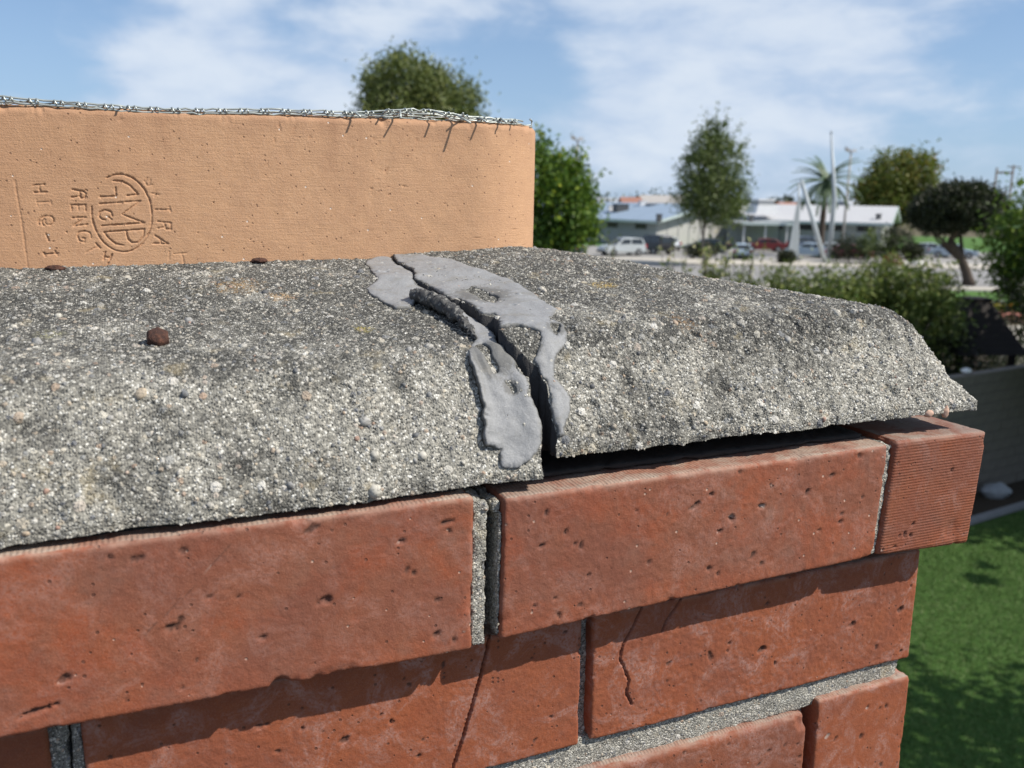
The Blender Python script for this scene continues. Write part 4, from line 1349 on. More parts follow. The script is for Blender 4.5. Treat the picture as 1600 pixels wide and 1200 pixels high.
def ball(cen, r, squash=(1, 1, 1), seed=0, rough=.25, rings=14, seg=20, hexy=0.0):
    V, q = [], []
    for i in range(rings + 1):
        th = math.pi * i / rings
        for j in range(seg):
            ph = 2 * math.pi * j / seg
            V.append((math.sin(th) * math.cos(ph), math.sin(th) * math.sin(ph), math.cos(th)))
    V = np.array(V)
    d = 1 + rough * (fbm(V * 1.9 + seed * 7.7, seed) - .5) * 2 + rough * .5 * (fbm(V * 5 + seed, seed + 1) - .5)
    V = V * d[:, None] * np.array(squash) * r + np.array(cen)
    for i in range(rings):
        for j in range(seg):
            k = (j + 1) % seg
            q.append((i * seg + j, (i + 1) * seg + j, (i + 1) * seg + k, i * seg + k))
    return V, np.array(q)


# bolt: shank out of the cement, hexagonal nut, domed rusty end
bp, bn = crown_pt(np.array([-114.1]), np.array([58.4]), False)
bp, bn = bp[0], bn[0]
bax = bn * .75 + np.array([.12, -.62, .0])
bax /= np.linalg.norm(bax)
bolt, bo = ch_thing('rusty_bolt', 'rusty bolt end sticking out of the left half of the cement crown', 'bolt', tuple(bp))
e1 = np.cross(bax, [1.0, 0, 0]); e1 /= np.linalg.norm(e1); e2 = np.cross(bax, e1)


def turned(prof, seg, hexa=False):
    V, q = [], []
    for (r, h) in prof:
        for j in range(seg):
            a = 2 * math.pi * j / seg
            rr = r / math.cos((a % (math.pi / 3)) - math.pi / 6) * .93 if hexa else r
            V.append(bp + e1 * rr * math.cos(a) + e2 * rr * math.sin(a) + bax * h)
    for i in range(len(prof) - 1):
        for j in range(seg):
            k = (j + 1) % seg
            q.append((i * seg + j, i * seg + k, (i + 1) * seg + k, (i + 1) * seg + j))
    V = np.array(V)
    V += bax[None] * 0 + (fbm(V / 1.5, 501)[:, None] - .5) * .7
    return V, np.array(q)


V, q = turned([(2.6, -5), (2.6, .6), (2.7, 1.0)], 18)
ch_part('shank', V, q, M_RUST, bolt, bo)
V, q = turned([(.05, .8), (3.3, .8), (3.9, 1.1), (4.0, 1.6), (4.0, 3.6), (3.7, 4.5), (3.0, 5.1), (1.6, 5.5), (.05, 5.6)], 24, True)
ch_part('head', V, q, M_RUST, bolt, bo)

np_, nn_ = crown_pt(np.array([-60.5]), np.array([173.5]), False)
V, q = ball(np_[0] + nn_[0] * .9, 3.3, (1.25, .9, .45), 11, .3)
lump_thing('rust_flake', 'dark rust flake lying against the foot of the clay flue liner', 'rust flake', tuple(np_[0]), V, q, M_RUST)
np_, nn_ = crown_pt(np.array([-153.0]), np.array([172.0]), False)
V, q = ball(np_[0] + nn_[0] * .6, 3.0, (1.5, .8, .5), 12, .3)
lump_thing('rust_lump', 'dark rusty lump half buried below the stamped mark on the flue liner', 'rust lump', tuple(np_[0]), V, q, M_RUST)
M_PINK = plain("pink_stone", (.50, .33, .25), .8, var=.2, scale=150)
for (s_, lab, sq, rr) in ((240.0, 'small upright pinkish stone at the lower right edge of the cement crown', (.65, .6, 1.15), 2.9), (229.0, 'flat pinkish stone left of the upright one under the crown edge', (1.1, .8, .75), 2.5)):
    z0 = 9.6 if rr > 2.7 else 9.6
    V, q = ball((s_, 5.2, z0 + rr * .5), rr, sq, int(s_), .28)
    lump_thing('pink_stone', lab, 'stone', (s_, 5.2, z0), V, q, M_PINK, None, 'pink stones under the crown edge')
# scattered bigger stones set in the crown

# ================================================================== ground
def ground_mat(name, c0, c1, scale=1.0, rough=.95, bump=.02, spots=None):
    m, t, p, out = new_mat(name)
    v = t.add('ShaderNodeTexCoord').outputs['Object']
    a = t.noise(v, .35 * scale, 5, .6)
    b = t.noise(v, 6 * scale, 4, .6)
    c = t.mix(t.math('ADD', t.math('MULTIPLY', a, .7), t.math('MULTIPLY', b, .3)), c0, c1)
    if spots: c = t.mix(t.sstep(t.noise(v, 1.3 * scale, 5, .65), .56, .70), c, spots)
    t.put(p, 'Base Color', c)
    p.inputs['Roughness'].default_value = rough
    p.inputs['Specular IOR Level'].default_value = .2
    t.put(p, 'Normal', t.add('ShaderNodeBump', None, Strength=.7, Distance=bump, Height=b).outputs[0])
    return m


M_EARTH = ground_mat("earth", (.085, .072, .045), (.14, .12, .075), .6, spots=(.05, .075, .022))
M_LAWN = ground_mat("lawn", (.032, .075, .014), (.055, .115, .024), 1.0, bump=.05)
M_LAWN2 = ground_mat("front_lawn", (.060, .135, .025), (.085, .165, .04), .5)
M_ASPH = ground_mat("asphalt", (.25, .24, .23), (.32, .31, .295), .5)
M_ROAD = ground_mat("road", (.22, .215, .215), (.29, .285, .28), .5)
M_PAVE = ground_mat("pavement", (.42, .39, .34), (.52, .48, .42), 1.0, bump=.005)
M_SOIL = ground_mat("soil", (.035, .026, .018), (.07, .052, .036), 3.0)


def sheet(name, pts, z, mat, nsub=1):
    V = [(x, y, z) for x, y in pts]
    me = fmesh(name, V, np.array([[0, 1, 2, 3]]))
    o = part(name, me, mat)
    o['kind'] = 'structure'
    return o


sheet('ground', [(-900, -300), (900, -300), (900, 1500), (-900, 1500)], 0, M_EARTH)
sheet('road', [(-200, 56), (200, 56), (200, 73), (-200, 73)], .004, M_ROAD)
sheet('car_park', [(-120, 79), (120, 79), (120, 101), (-120, 101)], .004, M_ASPH)
mbk = MB()
mbk.box(-120, 120, 73, 79, 0, .13)
o = mbk.build('pavement', M_PAVE); o['kind'] = 'structure'
mbk = MB(); mbk.box(-120, 120, 54.2, 56, 0, .12)
o = mbk.build('pavement', M_PAVE); o['kind'] = 'structure'
sheet('school_lawn', [(-60, 101), (90, 101), (90, 150), (-60, 150)], .008, M_LAWN2)
sheet('front_lawn', [(16, 43), (60, 43), (60, 54.2), (16, 54.2)], .008, M_LAWN2)
sheet('front_path', [(14, 32), (60, 32), (60, 38.6), (14, 38.6)], .008, M_PAVE)

WA, WB = gp(1490, 780), gp(1600, 750)
wd = (WB - WA) / np.linalg.norm(WB - WA)
wn = np.array([wd[1], -wd[0], 0])
wang = math.atan2(wd[1], wd[0])
WH = at(1545, 577, at(1545, 577, 1)[1] * 0 + (WA[1] + WB[1]) / 2)[2]


def wpt(a, b, z=0.0):
    """a metres along the garden wall from its visible left end, b metres towards the house"""
    return WA + wd * a + wn * b + np.array([0, 0, z])


lawn_pts = [wpt(-30, .95)[:2], wpt(12, .95)[:2], wpt(12, 20)[:2], wpt(-30, 20)[:2]]
sheet('back_lawn', [tuple(p) for p in lawn_pts], .006, M_LAWN)
sheet('garden_bed', [tuple(wpt(a, b)[:2]) for a, b in ((-30, 0), (12, 0), (12, .95), (-30, .95))], .010, M_SOIL)
M_KERB = plain("kerb_concrete", (.22, .22, .22), .9, var=.2, scale=6, bump=.004)
mbk = MB()
k0 = [wpt(a, b, z) for z in (0, .07) for a, b in ((-14, .78), (12, .78), (12, .93), (-14, .93))]
mbk.raw(k0, [(0, 1, 5, 4), (1, 2, 6, 5), (2, 3, 7, 6), (3, 0, 4, 7), (4, 5, 6, 7)])
o = mbk.build('kerb', M_KERB); o['kind'] = 'structure'

# grass blades on the strip of lawn in sight
M_GRASS, t_, p_, _o = new_mat("grass_blades")
rn = t_.add('ShaderNodeAttribute', {'attribute_name': 'rnd'}).outputs['Fac']
v_ = t_.add('ShaderNodeTexCoord').outputs['Object']
rr_ = t_.math('ADD', t_.math('MULTIPLY', rn, .5), t_.math('MULTIPLY', t_.noise(v_, 1.2, 5, .65), .5))
t_.put(p_, 'Base Color', t_.ramp(rr_, [(.1, (.016, .050, .009)), (.40, (.070, .128, .025)), (.60, (.112, .180, .042)), (.85, (.17, .205, .08))]))
p_.inputs['Roughness'].default_value = .6
p_.inputs['Specular IOR Level'].default_value = .3
NB = 450000
gx, gy = RNG.uniform(-8.5, 4.5, NB), 1.0 + 12.5 * RNG.random(NB)
ctr = WA[None] + wd[None] * gx[:, None] + wn[None] * gy[:, None]
ok_ = (ctr[:, 1] > 2) & (ctr[:, 0] / np.maximum(ctr[:, 1], 1) > .05) & (ctr[:, 0] / np.maximum(ctr[:, 1], 1) < .85)
ctr = ctr[ok_]
NB = len(ctr)
th = RNG.uniform(0, 2 * math.pi, NB)
hgt = RNG.uniform(.015, .045, NB)
wv = np.stack([np.cos(th), np.sin(th), th * 0], -1) * RNG.uniform(.003, .007, NB)[:, None]
ln_ = np.stack([RNG.normal(0, .02, NB), RNG.normal(0, .02, NB), hgt], -1)
V = np.stack([ctr - wv, ctr + wv, ctr + ln_], 1).reshape(-1, 3)
V[:, 2] += .004
me = fmesh('grass', V, np.arange(NB * 3).reshape(-1, 3), False)
attr(me, 'rnd', np.repeat(RNG.random(NB), 3))
o = part('grass', me, M_GRASS); o['kind'] = 'stuff'

# ------------------------------------------------------------------ garden wall of grey blocks
M_BLOCK = plain("grey_block", (.165, .143, .118), .92, var=.22, scale=5, bump=.006)
M_BJOINT = plain("block_joint", (.115, .11, .105), .95, var=.15, scale=9)
gwall = thing('garden_wall', 'grey concrete block wall standing in shade at the far side of the back lawn', 'wall', WA, wang)
bh = WH / 12
mbb = MB()
mbb.box(.004, .396, .0, .19, .004, bh - .006)
me_blk = fmesh('block', np.concatenate(mbb.v) * [1, 1, 1], [np.concatenate(mbb.q)], False)
me_blk.materials.append(M_BLOCK)
for r_ in range(12):
    for c_i in range(24):
        o = bpy.data.objects.new('block', me_blk)
        COL.objects.link(o)
        o.parent = gwall
        o.location = (-3.6 + c_i * .4 + (.2 if r_ % 2 else 0), RNG.normal(0, .003), r_ * bh)
mbb = MB()
mbb.box(-25, 12, .012, .18, 0, WH - .012)
mbb.build('joints', M_BJOINT, gwall)
mbb = MB()
for r_ in range(12):
    for a0 in np.arange(-25.2, -3.9, .4):
        mbb.box(a0 + (.2 if r_ % 2 else 0), a0 + .392 + (.2 if r_ % 2 else 0), 0, .19, r_ * bh + .004, (r_ + 1) * bh - .006)
    for a0 in np.arange(6.2, 11.8, .4):
        mbb.box(a0 + (.2 if r_ % 2 else 0), a0 + .392 + (.2 if r_ % 2 else 0), 0, .19, r_ * bh + .004, (r_ + 1) * bh - .006)
o = mbb.build('far_blocks', M_BLOCK, gwall); o['kind'] = 'stuff'
M_ROCK = plain("grey_rock", (.30, .31, .32), .85, var=.35, scale=7, bump=.02)


def world_ball(name, label, cat, cen, r, sq, seed, mat, group=None, rough=.3):
    V, q = ball((0, 0, 0), r, sq, seed, rough)
    me = fmesh(name, V, q)
    me.materials.append(mat)
    o = bpy.data.objects.new(name, me)
    COL.objects.link(o)
    o.location = Vector([float(c) for c in cen])
    return tag(o, label, cat, group)


rk = gp(1562, 781)
world_ball('garden_rock', 'pale grey rock at the foot of the grey block wall', 'rock', rk + [0, .15, .10], .27, (1.0, .6, .62), 61, M_ROCK)
M_WHITE = plain("white_stone", (.72, .71, .68), .7, var=.1, scale=20)
ws = at(1511, 570, WA[1] + .16)
world_ball('white_stone', 'small white stone lying on top of the grey block wall', 'stone', (ws[0], ws[1], WH + .045), .085, (1.0, .8, .62), 62, M_WHITE)


M_SHINGLE = plain("roof_shingle", (.075, .066, .060), .95, var=.3, scale=5, bump=.01)
M_UNSEEN_STUCCO = plain("unseen_house_stucco", (.42, .38, .32), .9, var=.08, scale=4, bump=.004)
hs = thing('house', 'unseen low house added below the frame to cut bounce light, whose roof the chimney stands beside', 'house', (-4.0, -3.2, 0), 0)  # out of sight, added so its dark roof lowers bounce on the bricks
mbk = MB(); mbk.box(-7, 7, -4.4, 3.0, 0, 2.9); mbk.build('wall', M_UNSEEN_STUCCO, hs)  # wall of the added unseen house
mbk = MB()
mbk.raw([(-7.6, 3.35, 2.75), (7.6, 3.35, 2.75), (7.6, -.8, 4.05), (-7.6, -.8, 4.05), (-7.6, 3.35, 2.9), (7.6, 3.35, 2.9), (7.6, -.8, 4.2), (-7.6, -.8, 4.2)], [(0, 3, 2, 1), (4, 5, 6, 7), (0, 1, 5, 4), (1, 2, 6, 5), (2, 3, 7, 6), (3, 0, 4, 7)])
mbk.build('roof_slope', M_SHINGLE, hs)  # roof of the added unseen house
mbk = MB()
mbk.raw([(-7.6, -4.95, 2.75), (7.6, -4.95, 2.75), (7.6, -.8, 4.05), (-7.6, -.8, 4.05), (-7.6, -4.95, 2.9), (7.6, -4.95, 2.9), (7.6, -.8, 4.2), (-7.6, -.8, 4.2)], [(0, 1, 2, 3), (4, 7, 6, 5), (0, 4, 5, 1), (1, 5, 6, 2), (2, 6, 7, 3), (3, 7, 4, 0)])
mbk.build('roof_slope', M_SHINGLE, hs)  # roof of the added unseen house


# ================================================================== foliage
def leaf_mat(name, stops, trans=.3, rough=.5):
    m, t, p, out = new_mat(name)
    rn = t.add('ShaderNodeAttribute', {'attribute_name': 'rnd'}).outputs['Fac']
    c = t.ramp(rn, stops)
    t.put(p, 'Base Color', c)
    p.inputs['Roughness'].default_value = rough
    p.inputs['Specular IOR Level'].default_value = .35
    tr = t.add('ShaderNodeBsdfTranslucent', None, Color=t.mix(.5, c, (.10, .16, .02)))
    mx = t.n.new('ShaderNodeMixShader')
    mx.inputs[0].default_value = trans
    t.l.new(p.outputs[0], mx.inputs[1])
    t.l.new(tr.outputs[0], mx.inputs[2])
    t.l.new(mx.outputs[0], out.inputs[0])
    return m


M_BARK = plain("bark", (.075, .057, .044), .95, var=.35, scale=8, bump=.02)
M_BARKG = plain("grey_bark", (.20, .175, .15), .95, var=.3, scale=8, bump=.02)
L_PINE = leaf_mat("pine_leaf", [(0, (0.055, 0.081, 0.03)), (0.5, (0.132, 0.166, 0.046)), (0.85, (0.216, 0.232, 0.067)), (1, (0.304, 0.271, 0.106))], .22)
L_CITRUS = leaf_mat("glossy_leaf", [(0, (0.037, 0.076, 0.014)), (0.5, (0.086, 0.172, 0.023)), (0.8, (0.194, 0.299, 0.035)), (0.93, (0.388, 0.452, 0.042)), (1, (0.637, 0.585, 0.042))], .38)
L_STREET = leaf_mat("street_leaf", [(0, (0.054, 0.086, 0.03)), (0.5, (0.12, 0.162, 0.048)), (1, (0.212, 0.244, 0.078))], .25)
L_AUTUMN = leaf_mat("autumn_leaf", [(0, (.06, .085, .018)), (.35, (.13, .165, .032)), (.62, (.20, .215, .04)), (.80, (.25, .165, .045)), (1, (.30, .12, .05))], .3)
L_DARK = leaf_mat("dark_leaf", [(0, (.010, .014, .007)), (.6, (.024, .030, .012)), (1, (.060, .066, .022))], .10)
L_HEDGE = leaf_mat("hedge_leaf", [(0, (0.068, 0.107, 0.03)), (0.5, (0.155, 0.205, 0.05)), (0.82, (0.281, 0.314, 0.081)), (0.95, (0.619, 0.58, 0.316)), (1, (0.75, 0.604, 0.252))], .3)
L_BRIGHT = leaf_mat("bright_leaf", [(0, (0.035, 0.075, 0.013)), (0.5, (0.088, 0.166, 0.022)), (0.85, (0.203, 0.29, 0.032)), (1, (0.421, 0.415, 0.041))], .4)
L_PALM = leaf_mat("palm_leaf", [(0, (0.054, 0.092, 0.046)), (0.6, (0.116, 0.177, 0.092)), (1, (0.2, 0.262, 0.154))], .2)
L_FAR = leaf_mat("far_leaf", [(0, (.045, .062, .040)), (1, (.10, .12, .075))], .15)
L_GREY = leaf_mat("grey_leaf", [(0, (.05, .06, .045)), (.7, (.12, .13, .10)), (1, (.30, .29, .25))], .2)


def leaves(pos, outward, ll, lw, rng, aim=.6):
    """diamond leaves at pos, turned partly outwards"""
    n = len(pos)
    d = rng.normal(size=(n, 3)) + outward * aim
    d /= np.linalg.norm(d, axis=1)[:, None]
    u = np.cross(d, rng.normal(size=(n, 3)))
    u /= np.linalg.norm(u, axis=1)[:, None] + 1e-9
    L = ll * rng.uniform(.65, 1.25, n)[:, None]
    Wd = lw * rng.uniform(.7, 1.2, n)[:, None]
    bend = np.cross(u, d) * (L * rng.uniform(-.12, .12, n)[:, None])
    V = np.stack([pos - d * L / 2, pos + u * Wd / 2 + bend, pos + d * L / 2, pos - u * Wd / 2 + bend], 1).reshape(-1, 3)
    return V, np.arange(n * 4).reshape(-1, 4)


def crown_points(blobs, nclump, per, rng, shell=.55, spread=.2, flat=1.0):
    vol = np.array([b[3] * b[4] * b[5] for b in blobs]) ** .7
    pick = rng.choice(len(blobs), nclump, p=vol / vol.sum())
    B = np.array(blobs, float)[pick]
    d = rng.normal(size=(nclump, 3))
    d /= np.linalg.norm(d, axis=1)[:, None]
    rad = (shell + (1 - shell) * rng.random(nclump) ** .6)[:, None]
    cc = B[:, :3] + d * rad * B[:, 3:6]
    sp = spread * B[:, 3:6].min(1) * rng.uniform(.6, 1.4, nclump)
    pos = np.repeat(cc, per, 0) + rng.normal(size=(nclump * per, 3)) * np.repeat(sp, per)[:, None] * np.array([1, 1, flat])
    out = np.repeat(d, per, 0)
    shade = np.repeat(rng.random(nclump), per)
    return pos, out, shade, cc


def tree(name, label, cat, base, blobs, nclump, per, leaf, mat, seed, trunk=(.2, .1), top=.6, limbs=6, bark=None, group=None, shell=.55, spread=.2, tone=(.5, .5), bend=0.0, aim=.6, sprigs=()):
    rng = np.random.default_rng(seed)
    root = thing(name, label, cat, base, 0, group)
    pos, out, shade, cc = crown_points(blobs, nclump, per, rng, shell, spread)
    V, q = leaves(pos, out, leaf[0], leaf[1], rng, aim)
    rn = np.clip(tone[0] * rng.random(len(pos)) + tone[1] * shade, 0, 1)
    sv, sq, sr, n0 = [V], [q], [np.repeat(rn, 4)], len(V)
    tb = MB()
    for (a, b, nl) in sprigs:                       # loose shoots standing out of the crown
        a, b = np.array(a, float), np.array(b, float)
        k = rng.random(nl)[:, None]
        pp = a + (b - a) * k + rng.normal(size=(nl, 3)) * leaf[0] * .45
        V2, q2 = leaves(pp, np.tile((b - a) / np.linalg.norm(b - a), (nl, 1)), leaf[0], leaf[1], rng, 1.0)
        sv.append(V2); sq.append(q2 + n0); n0 += len(V2)
        sr.append(np.repeat(rng.uniform(.2, 1, nl), 4))
        tb.tube([a, (a + b) / 2 + rng.normal(size=3) * leaf[0] * .2, b], [leaf[1] * .16, leaf[1] * .12, leaf[1] * .05], 4)
    me = fmesh('crown', np.concatenate(sv), np.concatenate(sq), False)
    attr(me, 'rnd', np.concatenate(sr))
    part('crown', me, mat, root)
    cen = np.mean([b[:3] for b in blobs], 0)
    zt = cen[2] * top
    k = np.linspace(0, 1, 7)
    ax = np.stack([cen[0] * k ** 1.5 + bend * np.sin(k * 3.1), cen[1] * k ** 1.5, zt * k], -1)
    r = trunk[0] * (1 - k) + trunk[1] * k
    r[0] *= 1.35
    tb.tube(ax, r, 9)
    for i in range(limbs):
        e = cc[rng.integers(len(cc))]
        s0 = ax[int(rng.integers(3, 7))]
        mid = (s0 + e) / 2 + rng.normal(size=3) * .12 * np.linalg.norm(e - s0)
        tb.tube([s0, s0 * .6 + mid * .4, mid, e], [trunk[1] * .8, trunk[1] * .6, trunk[1] * .4, trunk[1] * .12], 6)
    tb.build('trunk', bark or M_BARK, root, True)
    return root


def px2m(dist):
    return dist / FPX


# --- trees, nearest last
D = 78
c = at(648, 170, D); k = px2m(D)
base = np.array([c[0], c[1], 0])
z = c[2]
tree('round_tree', 'big round olive-green tree rising behind the flue liner', 'tree', base,
     [(0, 0, z - .6, 4.6, 4.2, 3.6), (-.9, 0, z + 1.6, 3.4, 3.2, 2.9), (2.1, 0, z - .2, 3.6, 3.4, 3.2), (-2.6, 0, z - 1.6, 3.0, 3.0, 2.2), (3.6, .5, z - 2.6, 2.9, 2.8, 2.3), (.5, 0, z - 3.5, 5.2, 4.5, 3.0), (-4.1, -.3, z - 1.9, 1.2, 1.3, .9)],
     900, 40, (.42, .19), L_PINE, 201, (.5, .3), .7, 8, shell=.72, spread=.17, tone=(.45, .5))

D = 25
c = at(868, 315, D)
base = np.array([c[0], c[1], 0]); z = c[2]
tree('leafy_tree', 'glossy green tree with yellow young leaves beside the right edge of the flue', 'tree', base,
     [(0, 0, z, 1.0, 1.0, 1.35), (-.6, .2, z + .5, .85, .9, 1.2), (.45, -.1, z - .2, .75, .8, 1.0), (.2, 0, z + .75, .55, .6, .65), (.75, 0, z - .75, .45, .5, .6), (-.4, 0, z - 1.0, .9, .9, .75), (.65, 0, z + .35, .42, .4, .5)],
     560, 18, (.18, .09), L_CITRUS, 202, (.11, .05), .62, 9, shell=.5, spread=.24, tone=(.6, .38),
     sprigs=[((-.45, 0, z + 1.2), (-.52, 0, z + 2.05), 34), ((.1, 0, z + .9), (.12, 0, z + 1.45), 18), ((.5, 0, z + .6), (.55, 0, z + 1.55), 26), ((.9, 0, z + .3), (1.0, 0, z + .85), 18), ((1.0, 0, z - .1), (1.28, 0, z + .1), 14), ((.95, 0, z - .8), (1.25, 0, z - .75), 10), ((.7, 0, z - 1.1), (.72, 0, z - 1.75), 14), ((.3, 0, z - 1.2), (.28, 0, z - 1.9), 14), ((1.0, 0, z - .45), (1.3, 0, z - 1.05), 10)])

D = 72
c = at(1107, 265, D)
b0 = gp(1114, 404); base = np.array([c[0] + .3, c[1], 0]); z = c[2]
tree('slender_tree', 'tall narrow grey-green tree with a thin leaning trunk in front of the school', 'tree', base,
     [(0, 0, z, 2.6, 2.2, 2.6), (.0, 0, z - 2.0, 3.0, 2.4, 2.1), (-.3, 0, z + 1.8, 1.5, 1.4, 1.6), (.55, 0, z + 1.0, 1.6, 1.5, 1.6), (.9, 0, z - 2.4, 2.0, 1.9, 2.0), (-.8, 0, z - 2.0, 1.8, 1.7, 1.9), (.1, 0, z + 2.9, .9, .9, 1.2), (-1.4, 0, z + .6, .9, .8, .9)],
     430, 30, (.34, .13), L_STREET, 203, (.16, .08), .58, 9, M_BARKG, shell=.45, spread=.22, tone=(.5, .45), bend=-.35,
     sprigs=[((-.6, 0, z + 2.6), (-.8, 0, z + 4.6), 30), ((.1, 0, z + 3), (.1, 0, z + 5.1), 34), ((.7, 0, z + 2.4), (.95, 0, z + 4.7), 30), ((1.1, 0, z + 2.0), (2.2, 0, z + 3.8), 26), ((1.5, 0, z + 1.2), (2.9, 0, z + 2.3), 22), ((-1.5, 0, z + 1.5), (-2.1, 0, z + 2.9), 22),
             ((-1.8, 0, z - .4), (-3.1, 0, z + .4), 22), ((1.8, 0, z + .2), (2.9, 0, z + .6), 20), ((-1.9, 0, z - 2.0), (-3.3, 0, z - 2.2), 20), ((1.9, 0, z - 1.8), (3.0, 0, z - 1.7), 16), ((-1.0, 0, z + 2.2), (-1.6, 0, z + 3.9), 24)])

D = 126
c = at(1405, 285, D)
base = np.array([c[0], c[1], 0]); z = c[2]
tree('autumn_tree', 'broad tree turning from green to orange behind the white school roof', 'tree', base,
     [(-.5, 0, z + .4, 3.6, 3.3, 4.0), (2.3, 0, z + .2, 3.1, 3, 4.0), (-3.0, 0, z - 1.4, 3.0, 2.8, 2.6), (3.6, 0, z - 2.2, 2.4, 2.4, 2.8), (0, 0, z - 2.8, 5.0, 4, 2.6), (-4.4, 0, z - 1.0, 1.5, 1.5, 1.5)],
     620, 28, (.60, .30), L_AUTUMN, 204, (.5, .3), .6, 6, shell=.6, spread=.2, tone=(.45, .5))

D = 60
c = at(1500, 322, D)
tb_ = gp(1513, 446); base = np.array([tb_[0], tb_[1], 0])
ox = at(1500, 322, tb_[1])[0] - tb_[0]; z = at(1500, 322, tb_[1])[2]
tree('umbrella_tree', 'dark flat-topped umbrella tree with a short stout trunk by the road', 'tree', base,
     [(ox, 0, z - .1, 2.95, 2.7, 1.5), (ox - 2.2, 0, z - .75, 1.2, 1.4, .9), (ox - 1.4, 0, z - .6, 1.7, 1.7, 1.15), (ox + 1.4, 0, z - .3, 1.8, 1.8, 1.25), (ox + .2, 0, z + .5, 2.0, 2.0, 1.1), (ox - .4, 0, z - .9, 2.2, 2.2, .8)],
     800, 36, (.24, .12), L_DARK, 205, (.36, .2), .62, 7, shell=.72, spread=.14, tone=(.4, .5), aim=.9)

D = 24
c = at(1628, 376, D)
base = np.array([c[0], c[1], 0]); z = c[2]
tree('yellow_green_tree', 'bushy yellow-green tree at the right edge, standing beyond the block wall', 'tree', base,
     [(0, 0, z + .25, 1.15, 1.2, 1.35), (-.65, .1, z - .1, .75, .8, .9), (.2, 0, z - .9, 1.1, 1.1, 1.0), (.5, 0, z + 1.0, .8, .8, .8), (-.25, .1, z - 1.3, .75, .8, .7), (.9, 0, z - .2, 1.1, 1.1, 1.4)],
     650, 18, (.15, .08), L_BRIGHT, 206, (.13, .06), .6, 8, shell=.5, spread=.24, tone=(.6, .4)
)
tree('dark_shrub', 'dark shrub under the yellow-green tree at the right edge', 'shrub', np.array([at(1602, 450, 23)[0], 23.0, 0]),
     [(0, 0, 2.6, .75, .7, .9), (.3, 0, 1.7, .8, .8, .9), (-.2, 0, 1.6, .6, .6, .8)], 130, 14, (.12, .07), L_DARK, 216, (.05, .03), .6, 4, shell=.5, spread=.25)

# palm
pb = gp(1288, 398)
D = 88.0
c = at(1291, 283, D)
palm = thing('palm_tree', 'palm tree with drooping feather fronds behind the tall white pole', 'palm', (c[0], D, 0))
tb = MB()
kz = np.linspace(0, 1, 14)
tb.tube(np.stack([kz * 0, kz * 0, kz * (c[2] - .1)], -1), .30 - .06 * kz + .03 * (np.arange(14) % 2), 9)
tb.build('trunk', M_BARK, palm, True)
rg = np.random.default_rng(77)
for i in range(44):
    az = i * 2.39996
    el = rg.uniform(-.5, 1.35)
    Lf = rg.uniform(3.4, 4.5)
    kk = np.linspace(0, 1, 9)
    ang = el - kk * rg.uniform(.7, 1.25)
    step = Lf / 8
    rr = np.concatenate([[0], np.cumsum(np.cos((ang[1:] + ang[:-1]) / 2) * step)])
    zz = np.concatenate([[0], np.cumsum(np.sin((ang[1:] + ang[:-1]) / 2) * step)])
    P = np.stack([rr * math.cos(az), rr * math.sin(az), zz + c[2]], -1)
    V, q, rn = [], [], []
    side = np.array([-math.sin(az), math.cos(az), 0])
    for kf in np.linspace(.12, 1, 26):
        p0 = np.array([np.interp(kf, kk, P[:, j]) for j in range(3)])
        dirv = np.array([np.interp(min(1, kf + .1), kk, P[:, j]) for j in range(3)]) - np.array([np.interp(max(0, kf - .1), kk, P[:, j]) for j in range(3)])
        dirv /= np.linalg.norm(dirv) + 1e-9
        for sg in (-1, 1):
            ll = .62 * (1 - .55 * kf) * rg.uniform(.8, 1.15)
            d = side * sg * .8 + dirv * .55 + np.array([0, 0, -.25])
            d /= np.linalg.norm(d)
            wv2 = dirv * .075
            n0 = len(V)
            V += [p0 - wv2, p0 + wv2, p0 + d * ll]
            q.append((n0, n0 + 1, n0 + 2))
            rn += [rg.random()] * 3
    mbx = MB().tube(P, np.linspace(.05, .012, 9), 4)
    n0 = len(V)
    Va = np.concatenate([np.array(V)] + mbx.v)
    me = fmesh('frond', Va, [np.array(q), np.concatenate(mbx.q) + n0, np.concatenate(mbx.t) + n0], False)
    attr(me, 'rnd', np.concatenate([np.array(rn), np.full(len(Va) - n0, .4)]))
    part('frond', me, L_PALM, palm)

